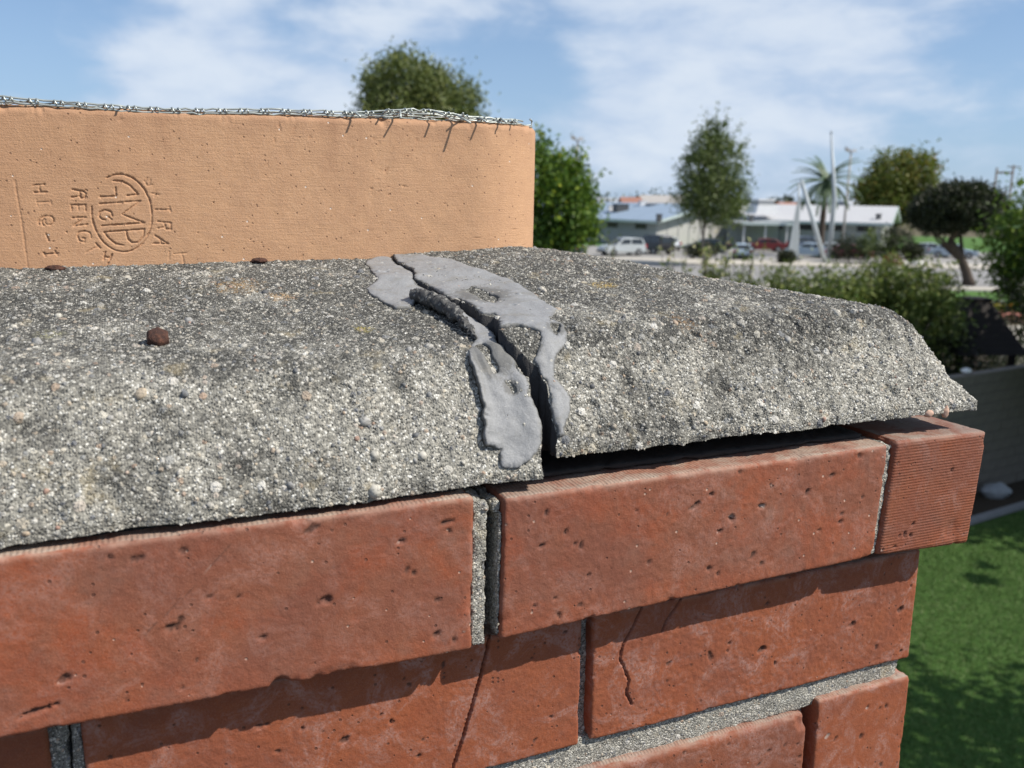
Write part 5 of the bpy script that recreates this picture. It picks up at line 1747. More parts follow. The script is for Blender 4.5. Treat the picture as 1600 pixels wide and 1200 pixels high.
# shrubs along the boundary beyond the garden wall
sh_lab = ['dense pale-flecked shrub above the right shoulder of the crown', 'rounded leafy shrub left of the pale-flecked one', 'leafy shrub in front of the flagpole foot', 'low shrub left of the leaning white mast', 'leggy shrub with open sprigs below the slender tree', 'thin upright shrub left of the leggy one', 'sparse sprigs of a shrub just over the crown', 'small shrub tips over the crown near the silver car', 'low shrub in the gap beside the green tree']
sh = [(1452, 418, 19.0, 46, 9, 0), (1385, 405, 19.5, 46, 6, 0), (1312, 420, 19.0, 46, 8, 0), (1240, 422, 19.5, 46, 8, 0), (1165, 410, 20.0, 34, 9, 1), (1122, 395, 20.5, 26, 8, 1), (1082, 412, 20.0, 22, 5, 1), (1035, 405, 21.0, 18, 4, 1), (952, 398, 22.0, 12, 3, 1)]
for i, (px, py, D, hw, nspr, open_) in enumerate(sh):
    t_top = at(px, py, D)
    w = hw * px2m(D)
    zt = t_top[2]
    rg = np.random.default_rng(300 + i)
    blobs = [(0, 0, zt - .55, w, w * .9, .55), (-w * .4, 0, zt - 1.2, w * .9, w * .9, .8), (w * .45, .1, zt - 1.3, w * .9, w * .9, .8), (0, 0, zt - 2.1, w * 1.1, w, .9), (w * .1, 0, zt - 3.0, w, w, .8)]
    if open_: blobs = [(x, y, z - .25, a * .8, b * .8, c2) for x, y, z, a, b, c2 in blobs]
    spr = []
    for j in range(nspr):
        x0 = rg.uniform(-w, w)
        hh = rg.uniform(.15, .5) * (1.5 if open_ else .7)
        spr.append(((x0, rg.uniform(-.3, .3), zt - .5), (x0 + rg.uniform(-.15, .15), rg.uniform(-.3, .3), zt - .15 + hh), int(rg.integers(12, 22))))
    tree('garden_shrub', sh_lab[i], 'shrub', np.array([t_top[0], D, 0]), blobs, int(420 * (w / .6) * (1.15 if not open_ else .5)) + 60, 17, (.115, .06), L_HEDGE, 400 + i, (.05, .03), .6, 8, shell=.35, spread=.3, tone=(.65, .33), sprigs=spr, group='shrubs along the garden boundary')
for i, (px, py, D, lab) in enumerate([(1478, 528, 18.6, 'dark low shrub between the hedge and the dark shelter'), (1545, 556, 21.5, 'dark low shrub behind the posts of the dark shelter'), (1500, 560, 22.5, 'dark low shrub behind the left posts of the dark shelter')]):
    tp = at(px, py, D)
    tree('low_shrub', lab, 'shrub', np.array([tp[0], D, 0]), [(0, 0, tp[2] - .4, .75, .6, .5), (.5, 0, tp[2] - .9, .7, .6, .6), (-.5, 0, tp[2] - .9, .7, .6, .6), (0, 0, .6, 1.0, .7, .6)], 170, 14, (.11, .06), L_DARK, 445 + i, (.03, .02), .6, 4, shell=.4, spread=.3, group='dark shrubs round the shelter')
tree('grey_shrub', 'small grey-leaved shrub beside the pale path at the right edge', 'shrub', np.array([at(1588, 540, 21)[0], 21.0, 0]),
     [(0, 0, 1.75, .42, .4, .35), (.3, 0, 1.35, .5, .5, .4), (-.1, 0, 1.0, .5, .5, .5)], 110, 12, (.07, .04), L_GREY, 441, (.03, .02), .6, 4, shell=.4, spread=.3)

# bushes in the planting strip by the car park
for i, (px, py, by, D, hw, lab) in enumerate([(1330, 368, 404, 77.5, 26, 'dark green bush in front of the pink car'), (1372, 356, 406, 77.0, 28, 'tall dark bush between the parked cars'), (1402, 352, 408, 76.5, 24, 'dark bush left of the silver saloon cars'), (1428, 380, 410, 76.0, 14, 'low dark bush in front of the silver saloon'), (1095, 378, 400, 80, 22, 'dark low bush behind the open sprigs'), (1230, 392, 410, 76, 12, 'small dark bush by the white sails')]):
    tp = at(px, py, D)
    w = hw * px2m(D)
    zt = tp[2]
    tree('car_park_bush', lab, 'bush', np.array([tp[0], D, 0.0]), [(0, 0, zt * .62, w, w * .8, zt * .38), (-w * .5, 0, zt * .45, w * .7, w * .7, zt * .36), (w * .5, 0, zt * .5, w * .7, w * .7, zt * .36)], 120, 18, (.22, .11), L_DARK if i != 1 else L_STREET, 460 + i, (.08, .05), .5, 4, shell=.55, spread=.22, tone=(.6, .4), group='bushes along the car park')
L_RED = leaf_mat("red_leaf", [(0, (.10, .02, .015)), (1, (.32, .07, .05))], .2)
tp = at(1393, 404, 75)
tree('red_bush', 'low red-leaved bush at the edge of the road', 'bush', np.array([tp[0], 75, 0]), [(0, 0, .55, .8, .6, .45), (.5, 0, .4, .5, .5, .35)], 70, 16, (.16, .09), L_RED, 480, (.05, .03), .5, 3)
for i, px in enumerate((1410, 1433)):
    p = at(px, 409, 75.6)
    world_ball('pale_boulder', ['rounded pale boulder just right of the red bush', 'rounded pale boulder furthest right beside the road'][i], 'boulder', (p[0], 75.6, .28), .5, (1, .7, .65), 63 + i, M_WHITE, 'pale boulders beside the road', .15)

# far trees on the skyline
rg = np.random.default_rng(90)
fx = [905, 925, 948, 968, 1010, 1040, 1065, 1140, 1160, 1210, 1232, 1262, 1285, 1325, 1345, 1470]
for i, px in enumerate(fx):
    D = rg.uniform(175, 240)
    hor = 309.8 + (px - 800) * .01737
    tp = at(px, hor - rg.uniform(3, 11), D)
    r = rg.uniform(2.6, 4.6)
    zt = tp[2]
    tree('skyline_tree', 'hazy dark tree in the far line of trees on the skyline', 'tree', np.array([tp[0], D, 0]), [(0, 0, zt - r * .7, r, r, r * .75), (r * .6, 0, zt - r, r * .8, r * .8, r * .7), (-r * .6, 0, zt - r * .9, r * .7, r * .7, r * .6)], 60, 12, (.9, .5), L_FAR, 500 + i, (.3, .2), .6, 2, shell=.6, spread=.22, group='far trees on the skyline')

# two garden trees outside the picture whose shade lies on the lawn and the wall
tree('shade_tree', 'unseen leafy garden tree beside the back lawn, the nearer of two shading the grass', 'tree', (9.1, 6.5, 0), [(0, 0, 4.4, 1.9, 1.7, 1.2), (-.9, .2, 3.9, 1.2, 1.2, .9), (1.0, -.4, 4.2, 1.3, 1.3, .9), (1.6, 4.3, 4.0, .45, .35, .3)], 130, 20, (.24, .13), L_BRIGHT, 601, (.16, .09), .6, 8, shell=.3, spread=.25, group='garden trees shading the lawn')
tree('shade_tree', 'unseen tall garden tree near the block wall, shading the wall', 'tree', (13.2, 14.2, 0), [(-2.2, .2, 3.2, 1.3, 1.3, 1.2), (-1.0, -.2, 2.4, 1.2, 1.2, 1.0), (0, -.4, 1.6, 1.2, 1.1, 1.0), (0, 0, 4.6, 2.6, 2.4, 1.7), (-1.2, .2, 3.9, 1.5, 1.5, 1.3), (1.4, 0, 5.2, 1.8, 1.8, 1.4), (-2.0, .8, 5.0, 1.6, 1.5, 1.4), (.6, 2.5, 5.2, 2.4, 2.2, 1.8)], 1100, 24, (.28, .16), L_BRIGHT, 602, (.2, .1), .6, 8, shell=.3, spread=.25, group='garden trees shading the lawn')

# ------------------------------------------------------------------ dark shelter, planter and flowers beyond the wall
sheet('back_yard', [(-30, 16.2), (40, 16.2), (40, 31.5), (-30, 31.5)], .008, M_SOIL)
M_DARKWOOD = plain("dark_wood", (.022, .017, .016), .8, var=.3, scale=6, bump=.01)
D = 19.5
ctr = at(1510, 545, D); top_ = at(1510, 468, D)
shd = thing('garden_shelter', 'dark pyramid-roofed wooden garden shelter behind the block wall', 'shelter', (ctr[0] + .05, D, 0), math.radians(8))
zb, zt = ctr[2], top_[2]
mbs = MB()
nlay = 9
for i in range(nlay):
    z0, z1 = zb + (zt - zb) * i / nlay, zb + (zt - zb) * (i + 1) / nlay + .012
    w0 = .86 - (.86 - .22) * (i / nlay) ** .9
    w1 = .86 - (.86 - .22) * ((i + 1) / nlay) ** .9 + .012
    V = [(sx * w0, sy * w0, z0) for sx, sy in ((-1, -1), (1, -1), (1, 1), (-1, 1))] + [(sx * w1, sy * w1, z1) for sx, sy in ((-1, -1), (1, -1), (1, 1), (-1, 1))]
    mbl = MB().raw(V, [(0, 1, 5, 4), (1, 2, 6, 5), (2, 3, 7, 6), (3, 0, 4, 7), (4, 5, 6, 7), (3, 2, 1, 0)])
    mbl.build('roof_board', M_DARKWOOD, shd)
mbl = MB(); mbl.box(-.26, .26, -.26, .26, zt, zt + .05); mbl.build('cap', M_DARKWOOD, shd)
for sx in (-1, 1):
    for sy in (-1, 1):
        mbl = MB(); mbl.box(sx * .62 - .055, sx * .62 + .055, sy * .62 - .055, sy * .62 + .055, 0, zb + .12); mbl.build('post', M_DARKWOOD, shd)
p = gp(1566, 506)
M_PLANT = plain("planter_brick", (.36, .21, .16), .9, var=.2, scale=6)
M_PLCAP = plain("planter_cap", (.42, .17, .13), .9, var=.2, scale=6)
plt = thing('brick_planter', 'low pinkish brick planter with a red cap beside the pale path', 'planter', (p[0] + .35, p[1] + .8, 0))
mbl = MB(); mbl.box(-1.05, 1.6, -.8, .8, 0, .34); mbl.build('body', M_PLANT, plt)
mbl = MB(); mbl.box(-1.12, 1.67, -.87, .87, .34, .42); mbl.build('cap', M_PLCAP, plt)
for i, (px, py, col, lab) in enumerate([(1547, 477, (.75, .62, .03), 'clump of yellow flowers on the planter'), (1576, 486, (.75, .28, .03), 'clump of orange flowers on the planter'), (1560, 474, (.75, .74, .72), 'clump of white flowers behind the yellow ones')]):
    lm = leaf_mat("petals", [(0, tuple(x * .7 for x in col)), (1, col)], .2)
    D = plt.location[1] + (.2 if i < 2 else .6)
    q3 = at(px, py, D)
    root = thing('flower_clump', lab, 'flowers', (q3[0], D, .42), 0, 'flowers in the planter')
    rgf = np.random.default_rng(700 + i)
    zc = max(.25, q3[2] - .42)
    pos = np.array([0, 0, zc]) + rgf.normal(size=(110, 3)) * [.17, .12, .08]
    V, q = leaves(pos, np.tile([0, 0, 1.0], (110, 1)), .11, .10, rgf)
    me = fmesh('petals', V, q, False); attr(me, 'rnd', np.repeat(rgf.random(110), 4)); part('petals', me, lm, root)['kind'] = 'stuff'
    pos = np.array([0, 0, zc * .55]) + rgf.normal(size=(170, 3)) * [.26, .16, .10]
    V, q = leaves(pos, np.tile([0, 0, 1.0], (170, 1)), .14, .07, rgf)
    me = fmesh('foliage', V, q, False); attr(me, 'rnd', np.repeat(rgf.random(170), 4)); part('foliage', me, L_BRIGHT, root)

# ================================================================== school buildings
M_WALLW = plain("white_wall", (.44, .435, .42), .85, var=.06, scale=2)
M_WALLG = plain("grey_wall", (.36, .37, .38), .85, var=.08, scale=2)
M_ROOFB = plain("shade_tinted_roof", (.24, .31, .40), .8, var=.12, scale=.8)  # same white roofing, with the sky-lit shade of this slope tinted in
M_ROOFW = plain("white_roof", (.45, .455, .47), .8, var=.06, scale=.8)
M_FASC = plain("fascia", (.42, .50, .49), .6, var=.08, scale=2)
M_PANE = plain("dark_window", (.02, .024, .028), .12, var=.2, scale=1, spec=.6)
M_FRAME = plain("window_frame", (.30, .31, .32), .6)
M_VENT = plain("roof_vent", (.68, .69, .70), .5, var=.08)
M_DARKV = plain("dark_vent", (.06, .065, .07), .6)


def school(name, label, corner, alpha, Wd, Ln, eave, ridge, roofm, over=1.1, nwin=6):
    """corner: the near corner; the gable runs along u, the long side along v"""
    root = thing(name, label, 'building', corner, alpha)
    # local x = along the gable (u), local y = along the long wall (v)
    mb = MB()
    mb.box(0, .25, 0, Ln, 0, eave)
    mb.build('long_wall', M_WALLG, root)
    mb = MB(); mb.box(Wd - .25, Wd, 0, Ln, 0, eave); mb.build('long_wall', M_WALLG, root)
    hm = eave + (ridge - eave) - .15
    mb = MB()
    mb.prism([(0.25, 0), (Wd - .25, 0), (Wd - .25, eave - .02), (Wd / 2, hm), (.25, eave - .02)], .02, .24)
    mb.build('gable_wall', M_WALLW, root)
    mb = MB()
    mb.prism([(0.25, 0), (Wd - .25, 0), (Wd - .25, eave - .02), (Wd / 2, hm), (.25, eave - .02)], Ln - .24, Ln)
    mb.build('gable_wall', M_WALLW, root)
    npan = 9
    for i in range(1, npan):
        x = Wd * i / npan
        ztop = eave + (hm - eave) * (1 - abs(x - Wd / 2) / (Wd / 2)) - .1
        mb = MB(); mb.box(x - .035, x + .035, -.03, .018, .1, ztop); mb.build('wall_batten', M_FRAME, root)
    sl = (ridge - eave) / (Wd / 2)
    for sgn in (0, 1):
        mb = MB()
        x0, x1 = (-over, Wd / 2) if not sgn else (Wd + over, Wd / 2)
        z0, z1 = eave - sl * over, ridge
        V = [(x0, -over, z0), (x1, -over, z1), (x1, Ln + over, z1), (x0, Ln + over, z0)]
        V2 = [(x, y, z + .16) for x, y, z in V]
        q = [(0, 1, 2, 3), (7, 6, 5, 4), (0, 4, 5, 1), (1, 5, 6, 2), (2, 6, 7, 3), (3, 7, 4, 0)]
        mb.raw(V + V2, q)
        mb.build('roof_slope', roofm, root)
        mb = MB()
        xo = x0 + (-.06 if not sgn else .06)
        mb.box(min(xo, x0), max(xo, x0), -over, Ln + over, z0 - .12, z0 + .2)
        f = mb.build('fascia', M_FASC, root)
        mb = MB()
        mb.raw([(x0, -over - .05, z0 - .14), (x1, -over - .05, z1 - .14), (x1, -over - .05, z1 + .18), (x0, -over - .05, z0 + .18), (x0, -over, z0 - .14), (x1, -over, z1 - .14), (x1, -over, z1 + .18), (x0, -over, z0 + .18)],
               [(0, 1, 2, 3), (7, 6, 5, 4), (0, 4, 5, 1), (3, 2, 6, 7), (0, 3, 7, 4), (1, 5, 6, 2)])
        mb.build('bargeboard', M_FASC, root)
    for i in range(nwin):
        y = Ln * (i + .5) / nwin
        mb = MB(); mb.box(-.06, .0, y - 1.05, y + 1.05, eave - 1.15, eave - .25)
        f = mb.build('window', M_FRAME, root)
        mb = MB(); mb.box(-.07, -.062, y - .95, y + .95, eave - 1.07, eave - .33); mb.build('pane', M_PANE, f)
    return root


cA = gp(1024, 385)
bA = school('school_block', 'low school block with a white roof tinted blue-grey for shade and a white gable wall behind the silver car', cA, math.radians(36), 16.5, 30, 3.0, 4.75, M_ROOFB)
cB = gp(1374, 391)
bB = school('school_block', 'long low school block with a white roof, right of the tall white pole', cB, math.radians(64), 18, 24, 3.15, 4.85, M_ROOFW, nwin=7)
# porch between them: canopy on thin posts
pc = gp(1168, 388)
por = thing('covered_walkway', 'white flat-roofed covered walkway on thin posts between the two school blocks', 'walkway', pc, math.radians(2))
mb = MB(); mb.box(-1.0, 5.2, -.5, 6, 2.75, 2.98); mb.build('roof', M_ROOFW, por)
mb = MB(); mb.box(-1.06, 5.26, -.56, -.5, 2.66, 3.0); mb.build('fascia', M_FASC, por)
for x in (-.6, 1.9, 4.4):
    mb = MB(); mb.box(x - .07, x + .07, -.2, -.06, 0, 2.75); mb.build('post', M_VENT, por)
mb = MB(); mb.box(-1, 5.2, 5.2, 5.4, 0, 2.75); mb.build('back_wall', M_WALLG, por)

# vents standing on the roofs
for i, (px, py, D, w, h, m, lab) in enumerate([(970, 325, 112, 1.7, .9, M_DARKV, 'wide dark skylight box on the blue-grey roof, left one'), (1022, 325, 113, 1.8, .9, M_DARKV, 'wide dark skylight box on the blue-grey roof, beside the slender tree'), (1004, 322, 114, .9, 1.1, M_VENT, 'white vent cap between the two dark skylights'), (954, 324, 113, .6, .6, M_VENT, 'small white vent at the left end of the blue-grey roof'), (1050, 325, 116, 1.0, .8, M_VENT, 'white vent cap right of the dark skylights'),
                                              (1030, 338, 100.5, .55, .6, M_DARKV, 'small dark pipe vent low on the blue-grey roof'), (1373, 336, 103.5, .5, .45, M_DARKV, 'small dark pipe vent on the white roof'), (1174, 338, 104, .5, .45, M_DARKV, 'small dark pipe vent beside the white cupola')]):
    p = at(px, py, D)
    r = thing('roof_vent', lab, 'roof vent', (p[0], p[1], p[2] - .3), math.radians(20), 'vents on the school roofs')
    mb = MB(); mb.box(-w / 2, w / 2, -w / 3, w / 3, -.35, h * .8); mb.build('box', m, r)
    mb = MB(); mb.box(-w / 2 - .06, w / 2 + .06, -w / 3 - .06, w / 3 + .06, h * .8, h * .8 + .09); mb.build('lid', m, r)
p = at(1191, 322, 108)
cup = thing('roof_cupola', 'white tapering ventilation cupola on the school roof right of the slender tree', 'cupola', (p[0], p[1], p[2] - .6), math.radians(15))
mb = MB(); mb.prism([(-1.5, -.3), (1.5, -.3), (1.25, .7), (-1.25, .7)], -1.2, 1.2); mb.build('base', M_VENT, cup)
mb = MB(); mb.box(-1.0, 1.0, -.9, .9, .7, 1.25); mb.build('louvre', M_WALLG, cup)
mb = MB(); mb.box(-1.15, 1.15, -1.05, 1.05, 1.25, 1.45); mb.build('lid', M_VENT, cup)

# far houses
M_HW = [plain("far_wall", (.55, .53, .48), .9), plain("far_wall_red", (.40, .22, .17), .9), plain("far_wall_grey", (.40, .42, .45), .9)]
M_HR = [plain("far_roof", (.38, .36, .34), .9), plain("far_roof_red", (.30, .15, .11), .9), plain("far_roof_grey", (.34, .36, .39), .9)]
for i, (px, py, D, w, k_, lab) in enumerate([(1036, 307, 170, 3.9, 0, 'pale far house with a long low roof behind the shade-tinted school roof'), (985, 310, 165, 1.5, 1, 'reddish far house left of the pale one'), (952, 311, 180, 2.2, 2, 'grey far house at the left end of the skyline'), (1342, 316, 165, 3.4, 2, 'grey-roofed far house between the palm and the autumn tree'), (1228, 318, 175, 2.2, 1, 'reddish far house right of the white cupola')]):
    p = at(px, py, D)
    r = thing('far_house', lab, 'house', (p[0], D, 0), math.radians(-8 + 9 * i))
    zt = p[2] + .25
    mb = MB(); mb.box(-w, w, -4, 4, 0, zt - 1.3); f = mb.build('wall', M_HW[k_], r)
    mb = MB(); mb.prism([(-4.6, zt - 1.45), (4.6, zt - 1.45), (0, zt)], -w - .5, w + .5)
    V = np.concatenate(mb.v)[:, (1, 0, 2)]
    me = fmesh('roof', V, [np.concatenate(mb.q)[:, ::-1], np.concatenate(mb.t)[:, ::-1]], False); part('roof', me, M_HR[k_], r)
    for j in (-.55, 0, .55):
        mb = MB(); mb.box(j * w - .6, j * w + .6, -4.05, -4.0, zt - 2.6, zt - 1.7); mb.build('window', M_PANE, r)

# ------------------------------------------------------------------ white sails, masts and lamps
M_MAST = plain("white_mast", (.44, .48, .50), .45, var=.06, scale=2)
M_SAIL = plain("white_sail", (.46, .50, .51), .55, var=.1, scale=1.5)
D = 77
p0, p1 = gp(1293, 412), None
b = gp(1294, 408); tp = at(1299, 206, b[1])
fl = thing('flagpole', 'tall tapering pale flagpole beside the leaning white mast', 'flagpole', b)
mb = MB(); mb.tube([(0, 0, 0), (.05, 0, (tp[2]) * .5), ((tp[0] - b[0]), 0, tp[2] - .15)], [.26, .20, .08], 12); mb.build('pole', M_MAST, fl, True)
mb = MB(); mb.tube([(tp[0] - b[0], 0, tp[2] - .15), (tp[0] - b[0], 0, tp[2] + .12)], [.11, .05], 8); mb.build('finial', M_MAST, fl, True)
mb = MB(); mb.tube([(0, 0, 0), (0, 0, .12)], [.6, .55], 14); mb.build('base_plate', M_KERB, fl)
b2 = gp(1290, 413); t2 = at(1252, 282, b2[1])
ms = thing('leaning_mast', 'white mast leaning to the left towards the sail sculpture', 'mast', b2)
v2 = np.array([t2[0] - b2[0], 0, t2[2]])
mb = MB(); mb.tube([(0, 0, 0), v2 * .5, v2], [.19, .18, .15], 10); mb.build('pole', M_MAST, ms, True)
mb = MB(); mb.box(v2[0] * .33 - .25, v2[0] * .33 + .1, -.1, .1, v2[2] * .30, v2[2] * .36); mb.build('bracket', M_MAST, ms)
b3 = gp(1238, 408)
sl = thing('sail_sculpture', 'tall narrow white sail-shaped sculpture left of the leaning mast', 'sculpture', b3)
q = lambda px, py: at(px, py, b3[1]) - b3
A, B_, C_, T_ = q(1229, 407), q(1239, 407), q(1246, 407), q(1249, 285)
T1 = q(1248, 305)
for nm, quad in (('sail', [A, B_, q(1243.5, 350), T1]), ('sail', [B_, C_, q(1250, 308), T1])):
    mb = MB()
    V = [tuple(v + np.array([0, -.08, 0])) for v in quad] + [tuple(v + np.array([0, .08, 0])) for v in quad]
    mb.raw(V, [(0, 1, 2, 3), (7, 6, 5, 4), (0, 4, 5, 1), (1, 5, 6, 2), (2, 6, 7, 3), (3, 7, 4, 0)])
    mb.build(nm, M_SAIL, sl)
mb = MB(); mb.tube([C_ + [.05, .12, 0], T_ + [0, .12, 0]], [.11, .09], 8); mb.build('mast', M_MAST, sl, True)
mb = MB(); mb.box(A[0] - .2, C_[0] + .25, -.35, .4, 0, .25); mb.build('plinth', M_KERB, sl)

M_POLE = plain("lamp_pole", (.40, .38, .35), .6, var=.1)
M_WOOD = plain("pole_wood", (.17, .135, .105), .9, var=.2)


def lamp(px, py, by, label, two):
    b = gp(px, by); t = at(px, py, b[1])
    r = thing('street_lamp', label, 'street lamp', b, 0, 'car park lamps')
    mb = MB(); mb.tube([(0, 0, 0), (0, 0, t[2])], [.16, .10], 8); mb.build('pole', M_POLE, r, True)
    mb = MB(); mb.tube([(-.45, 0, t[2] + .15), (0, 0, t[2]), (.45, 0, t[2] + .1)], .05, 6); mb.build('arm', M_POLE, r, True)
    mb = MB(); mb.prism([(-.1, t[2] + .02), (.6, t[2] + .08), (.55, t[2] + .34), (.1, t[2] + .36)], -.2, .2); mb.build('lamp_head', M_VENT, r)
    if two:
        mb = MB(); mb.prism([(-.62, t[2] + .16), (-.15, t[2] + .06), (-.18, t[2] + .3), (-.66, t[2] + .6)], -.18, .18); mb.build('lamp_head', M_POLE, r)


lamp(897, 220, 394, 'lamp post rising above the glossy green tree', True)
lamp(1315, 238, 392, 'lamp post just right of the tall flagpole', True)
D = 118
b4, b5 = at(1558, 262, D), at(1584, 258, D)
up = thing('utility_pole', 'pair of wooden utility posts joined by a crossbar above the umbrella tree', 'utility pole', (b4[0], D, 0))
mb = MB(); mb.tube([(0, 0, 0), (0, 0, b4[2])], [.16, .12], 8); mb.build('post', M_WOOD, up, True)
dx = b5[0] - b4[0]
mb = MB(); mb.tube([(dx, 0, 0), (dx, 0, b5[2])], [.16, .12], 8); mb.build('post', M_WOOD, up, True)
mb = MB(); mb.box(-.1, dx + .1, -.1, .1, b4[2] - .75, b4[2] - .5); mb.build('crossbar', M_WOOD, up)
mb = MB(); mb.box(dx - .8, dx + .9, -.12, .12, b5[2] - .3, b5[2] - .16); mb.build('crossarm', M_WOOD, up)

# ================================================================== parked cars
M_TYRE = plain("tyre", (.018, .018, .018), .9)
M_RIM = plain("rim", (.36, .37, .38), .35, metal=.7)
M_GLASS = plain("car_glass", (.018, .024, .028), .08, var=.1, spec=.7)
M_HEAD = plain("headlamp", (.75, .77, .78), .15, spec=.7)
M_TAIL = plain("tail_lamp", (.45, .02, .02), .25)
M_TRIM = plain("black_trim", (.025, .025, .026), .7)


def paint(name, col):
    m = plain(name, col, .28, metal=.25, var=.04, spec=.6)
    return m


def car(label, cat, px, py, yaw, mat, kind):
    b = gp(px, py)
    r = thing('parked_' + ('van' if kind == 'van' else 'car'), label, cat, b, yaw, 'cars parked outside the school')
    L, Wd = (4.6, 1.82) if kind != 'van' else (4.9, 1.95)
    if kind == 'saloon':
        low = [(-2.28, .34), (-2.30, .62), (-2.2, .86), (-1.55, .95), (-.2, .93), (.9, .92), (1.7, .84), (2.18, .70), (2.30, .55), (2.26, .30), (1.9, .24), (-1.9, .24)]
        cab = [(-1.75, .93), (-1.10, 1.36), (-.2, 1.44), (.45, 1.38), (1.15, .90)]
    elif kind == 'suv':
        low = [(-2.25, .40), (-2.28, .80), (-2.22, 1.02), (-1.5, 1.06), (.9, 1.04), (1.75, .98), (2.2, .82), (2.28, .6), (2.24, .36), (1.9, .30), (-1.9, .30)]
        cab = [(-2.18, 1.03), (-1.95, 1.62), (-1.0, 1.70), (.15, 1.66), (1.10, 1.02)]
    else:
        low = [(-2.4, .42), (-2.42, .9), (-2.38, 1.1), (1.2, 1.1), (1.95, 1.02), (2.38, .85), (2.42, .5), (2.3, .34), (-2.2, .34)]
        cab = [(-2.36, 1.08), (-2.2, 1.82), (-1.6, 1.9), (.5, 1.86), (1.45, 1.06)]

    def loft(poly, w0, w1, zlo, zhi):
        n = len(poly)
        V = []
        for sgn in (-1, 1):
            for (x, z) in poly:
                f = (z - zlo) / max(zhi - zlo, 1e-6)
                V.append((x * (1 - .012 * f), sgn * (w0 + (w1 - w0) * f), z))
        q = [(i, (i + 1) % n, n + (i + 1) % n, n + i) for i in range(n)]
        t = []
        for i in range(1, n - 1): t += [(0, i + 1, i), (n, n + i, n + i + 1)]
        return V, q, t
    zb = max(z for _, z in low)
    zt = max(z for _, z in cab)
    hw = Wd / 2
    mb = MB()
    # lower body in three bands so that the flanks bulge
    V, q, t = loft(low, hw - .06, hw, .24, .65)
    V = [(x, np.sign(y) * (hw - .05 - .10 * max(0, (z - .65) / .45) - .05 * max(0, (.45 - z) / .2) + .05 * (1 - abs(x) / 2.4) ** .5), z) for x, y, z in V]
    mb.raw(V, q, t)
    Vc, qc, tc_ = loft(cab, hw - .12, hw - .30, cab[0][1], zt)
    mb.raw(Vc, qc, tc_)
    me = mb.mesh('body')
    body = part('body', me, mat, r)
    bm = body.modifiers.new('soft', 'BEVEL'); bm.width, bm.segments, bm.angle_limit = .06, 2, math.radians(25)
    for sgn in (-1, 1):
        # side glass in two panes, set a touch proud of the cabin side
        cabs = cab
        x0, x3 = cabs[0][0], cabs[-1][0]
        zl = cabs[0][1] + .06
        zh = zt - .12

        def yside(z): return sgn * (hw - .12 - .18 * (z - cabs[0][1]) / (zt - cabs[0][1]) + .012)

        def xat(z, front):
            pts = cabs[-2:] if front else cabs[:2]
            (xa, za), (xb, zb2) = pts
            return xa + (xb - xa) * (z - za) / (zb2 - za)
        split = (x0 + x3) / 2 - .05
        for (xa0, xa1, xb0, xb1) in ((xat(zl, 0) + .18, split - .05, xat(zh, 0) + .16, split - .05), (split + .05, xat(zl, 1) - .22, split + .05, min(xat(zh, 1) - .12, 1.2))):
            g = MB()
            V = [(xa0, yside(zl), zl), (xa1, yside(zl), zl), (xb1, yside(zh), zh), (xb0, yside(zh), zh)]
            V2 = [(x, y - sgn * .03, z) for x, y, z in V]
            g.raw(V + V2, [(0, 1, 2, 3), (7, 6, 5, 4), (0, 4, 5, 1), (1, 5, 6, 2), (2, 6, 7, 3), (3, 7, 4, 0)])
            g.build('side_window', M_GLASS, r)
    for nm, (xa, za), (xb, zb2), ex in (('windscreen', cab[-1], cab[-2], .02), ('rear_window', cab[0], cab[1], -.02)):
        g = MB()
        f0, f1 = .1, .88
        P0 = (xa + (xb - xa) * f0, za + (zb2 - za) * f0)
        P1 = (xa + (xb - xa) * f1, za + (zb2 - za) * f1)
        w0, w1 = hw - .24, hw - .38
        V = [(P0[0] + ex, -w0, P0[1] + .02), (P0[0] + ex, w0, P0[1] + .02), (P1[0] + ex, w1, P1[1] + .02), (P1[0] + ex, -w1, P1[1] + .02)]
        V2 = [(x - ex * 2, y, z - .04) for x, y, z in V]
        g.raw(V + V2, [(0, 1, 2, 3), (7, 6, 5, 4), (0, 4, 5, 1), (1, 5, 6, 2), (2, 6, 7, 3), (3, 7, 4, 0)])
        g.build(nm, M_GLASS, r)
    for x in (-1.38, 1.40):
        for sgn in (-1, 1):
            g = MB(); g.tube([(x, sgn * (hw - .22), .33), (x, sgn * (hw + .01), .33)], [.33, .33], 20)
            w = g.build('wheel', M_TYRE, r)
            g = MB(); g.tube([(x, sgn * (hw - .02), .33), (x, sgn * (hw + .025), .33)], [.21, .19], 14); g.build('rim', M_RIM, w)
    zl = low[-3][1] + .12 if kind == 'saloon' else .72
    for sgn in (-1, 1):
        g = MB(); g.box(2.14, 2.30, sgn * .78 - .2 if sgn > 0 else -.80, .80 if sgn > 0 else -.58, .60, .76); g.build('headlight', M_HEAD, r)
        g = MB(); g.box(-2.315, -2.2, .60 if sgn > 0 else -.82, .82 if sgn > 0 else -.60, .70, .92 if kind == 'saloon' else 1.1); g.build('tail_light', M_TAIL, r)
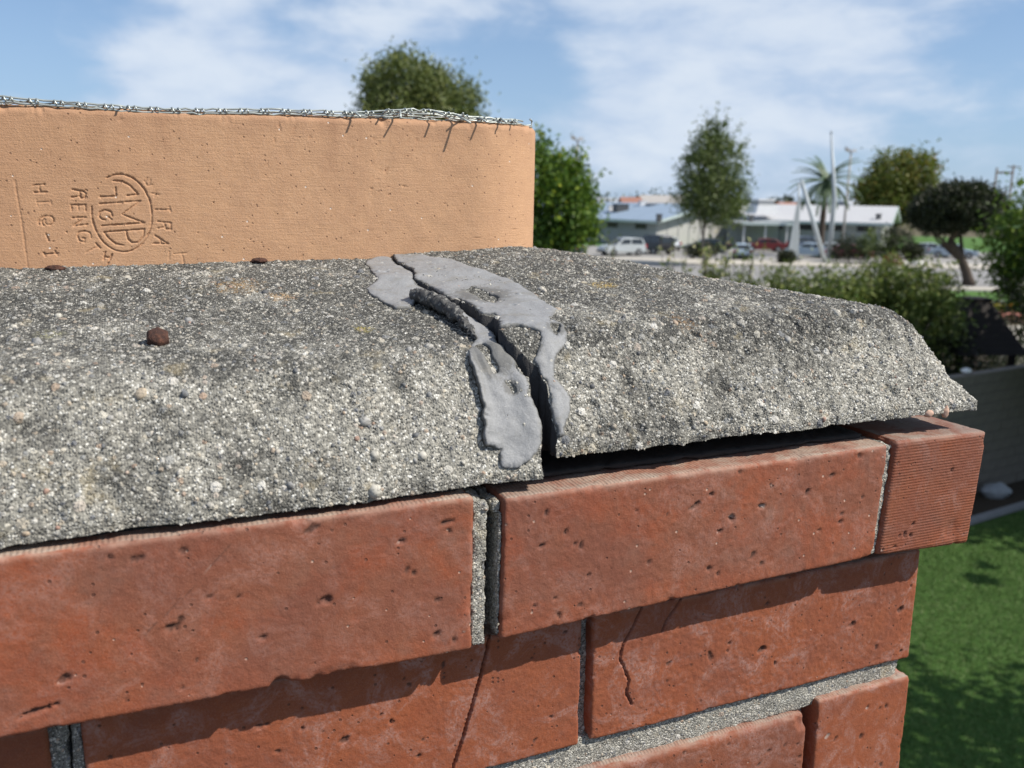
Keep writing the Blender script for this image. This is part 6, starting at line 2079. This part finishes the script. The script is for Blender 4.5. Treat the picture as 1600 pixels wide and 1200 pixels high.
    g = MB(); g.box(2.2, 2.325, -.82, .82, .32, .46); g.build('bumper', M_TRIM, r)
    g = MB(); g.box(-2.33, -2.2, -.82, .82, .34, .48); g.build('bumper', M_TRIM, r)
    return r


P_SILVER = paint("silver_paint", (.46, .49, .50)); P_BLACK = paint("black_paint", (.022, .022, .024)); P_DGREEN = paint("dark_green_paint", (.035, .05, .045))
P_MAROON = paint("maroon_paint", (.16, .028, .03)); P_NAVY = paint("navy_paint", (.05, .07, .11)); P_LBLUE = paint("pale_blue_paint", (.36, .45, .53)); P_PINK = paint("pinkish_red_paint", (.36, .06, .11))
P_BLUES = paint("blue_silver_paint", (.40, .47, .53)); P_WHITE = paint("white_paint", (.70, .72, .73))
car('silver estate car parked end-on left of the black van', 'car', 971, 399, math.radians(205), P_SILVER, 'suv')
car('black tall van with a red tail lamp behind the silver estate', 'van', 1020, 396, math.radians(118), P_BLACK, 'van')
car('white saloon mostly hidden behind the black van', 'car', 1042, 390, math.radians(100), P_WHITE, 'saloon')
car('dark green car half hidden behind the shrub sprigs', 'car', 1104, 394, math.radians(182), P_DGREEN, 'saloon')
car('maroon saloon car in front of the covered walkway', 'car', 1192, 393, math.radians(178), P_MAROON, 'saloon')
car('navy car partly behind the white sail sculpture', 'car', 1262, 393, math.radians(20), P_NAVY, 'suv')
car('pale blue car between the sail sculpture and the leaning mast', 'car', 1262, 402, math.radians(160), P_LBLUE, 'saloon')
car('silver car right behind the foot of the flagpole', 'car', 1300, 401, math.radians(60), P_SILVER, 'saloon')
car('pinkish red car with a bright headlamp right of the flagpole', 'car', 1328, 405, math.radians(-22), P_PINK, 'saloon')
car('silver saloon behind the dark bush, left of the blue-silver one', 'car', 1452, 401, math.radians(-20), P_SILVER, 'saloon')
car('blue-silver saloon beside the trunk of the umbrella tree', 'car', 1488, 403, math.radians(-24), P_BLUES, 'saloon')
car('pale car low behind the open shrub sprigs', 'car', 1160, 404, math.radians(75), P_LBLUE, 'saloon')
car('dark grey car seen under the glossy green tree', 'car', 872, 399, math.radians(150), P_NAVY, 'saloon')
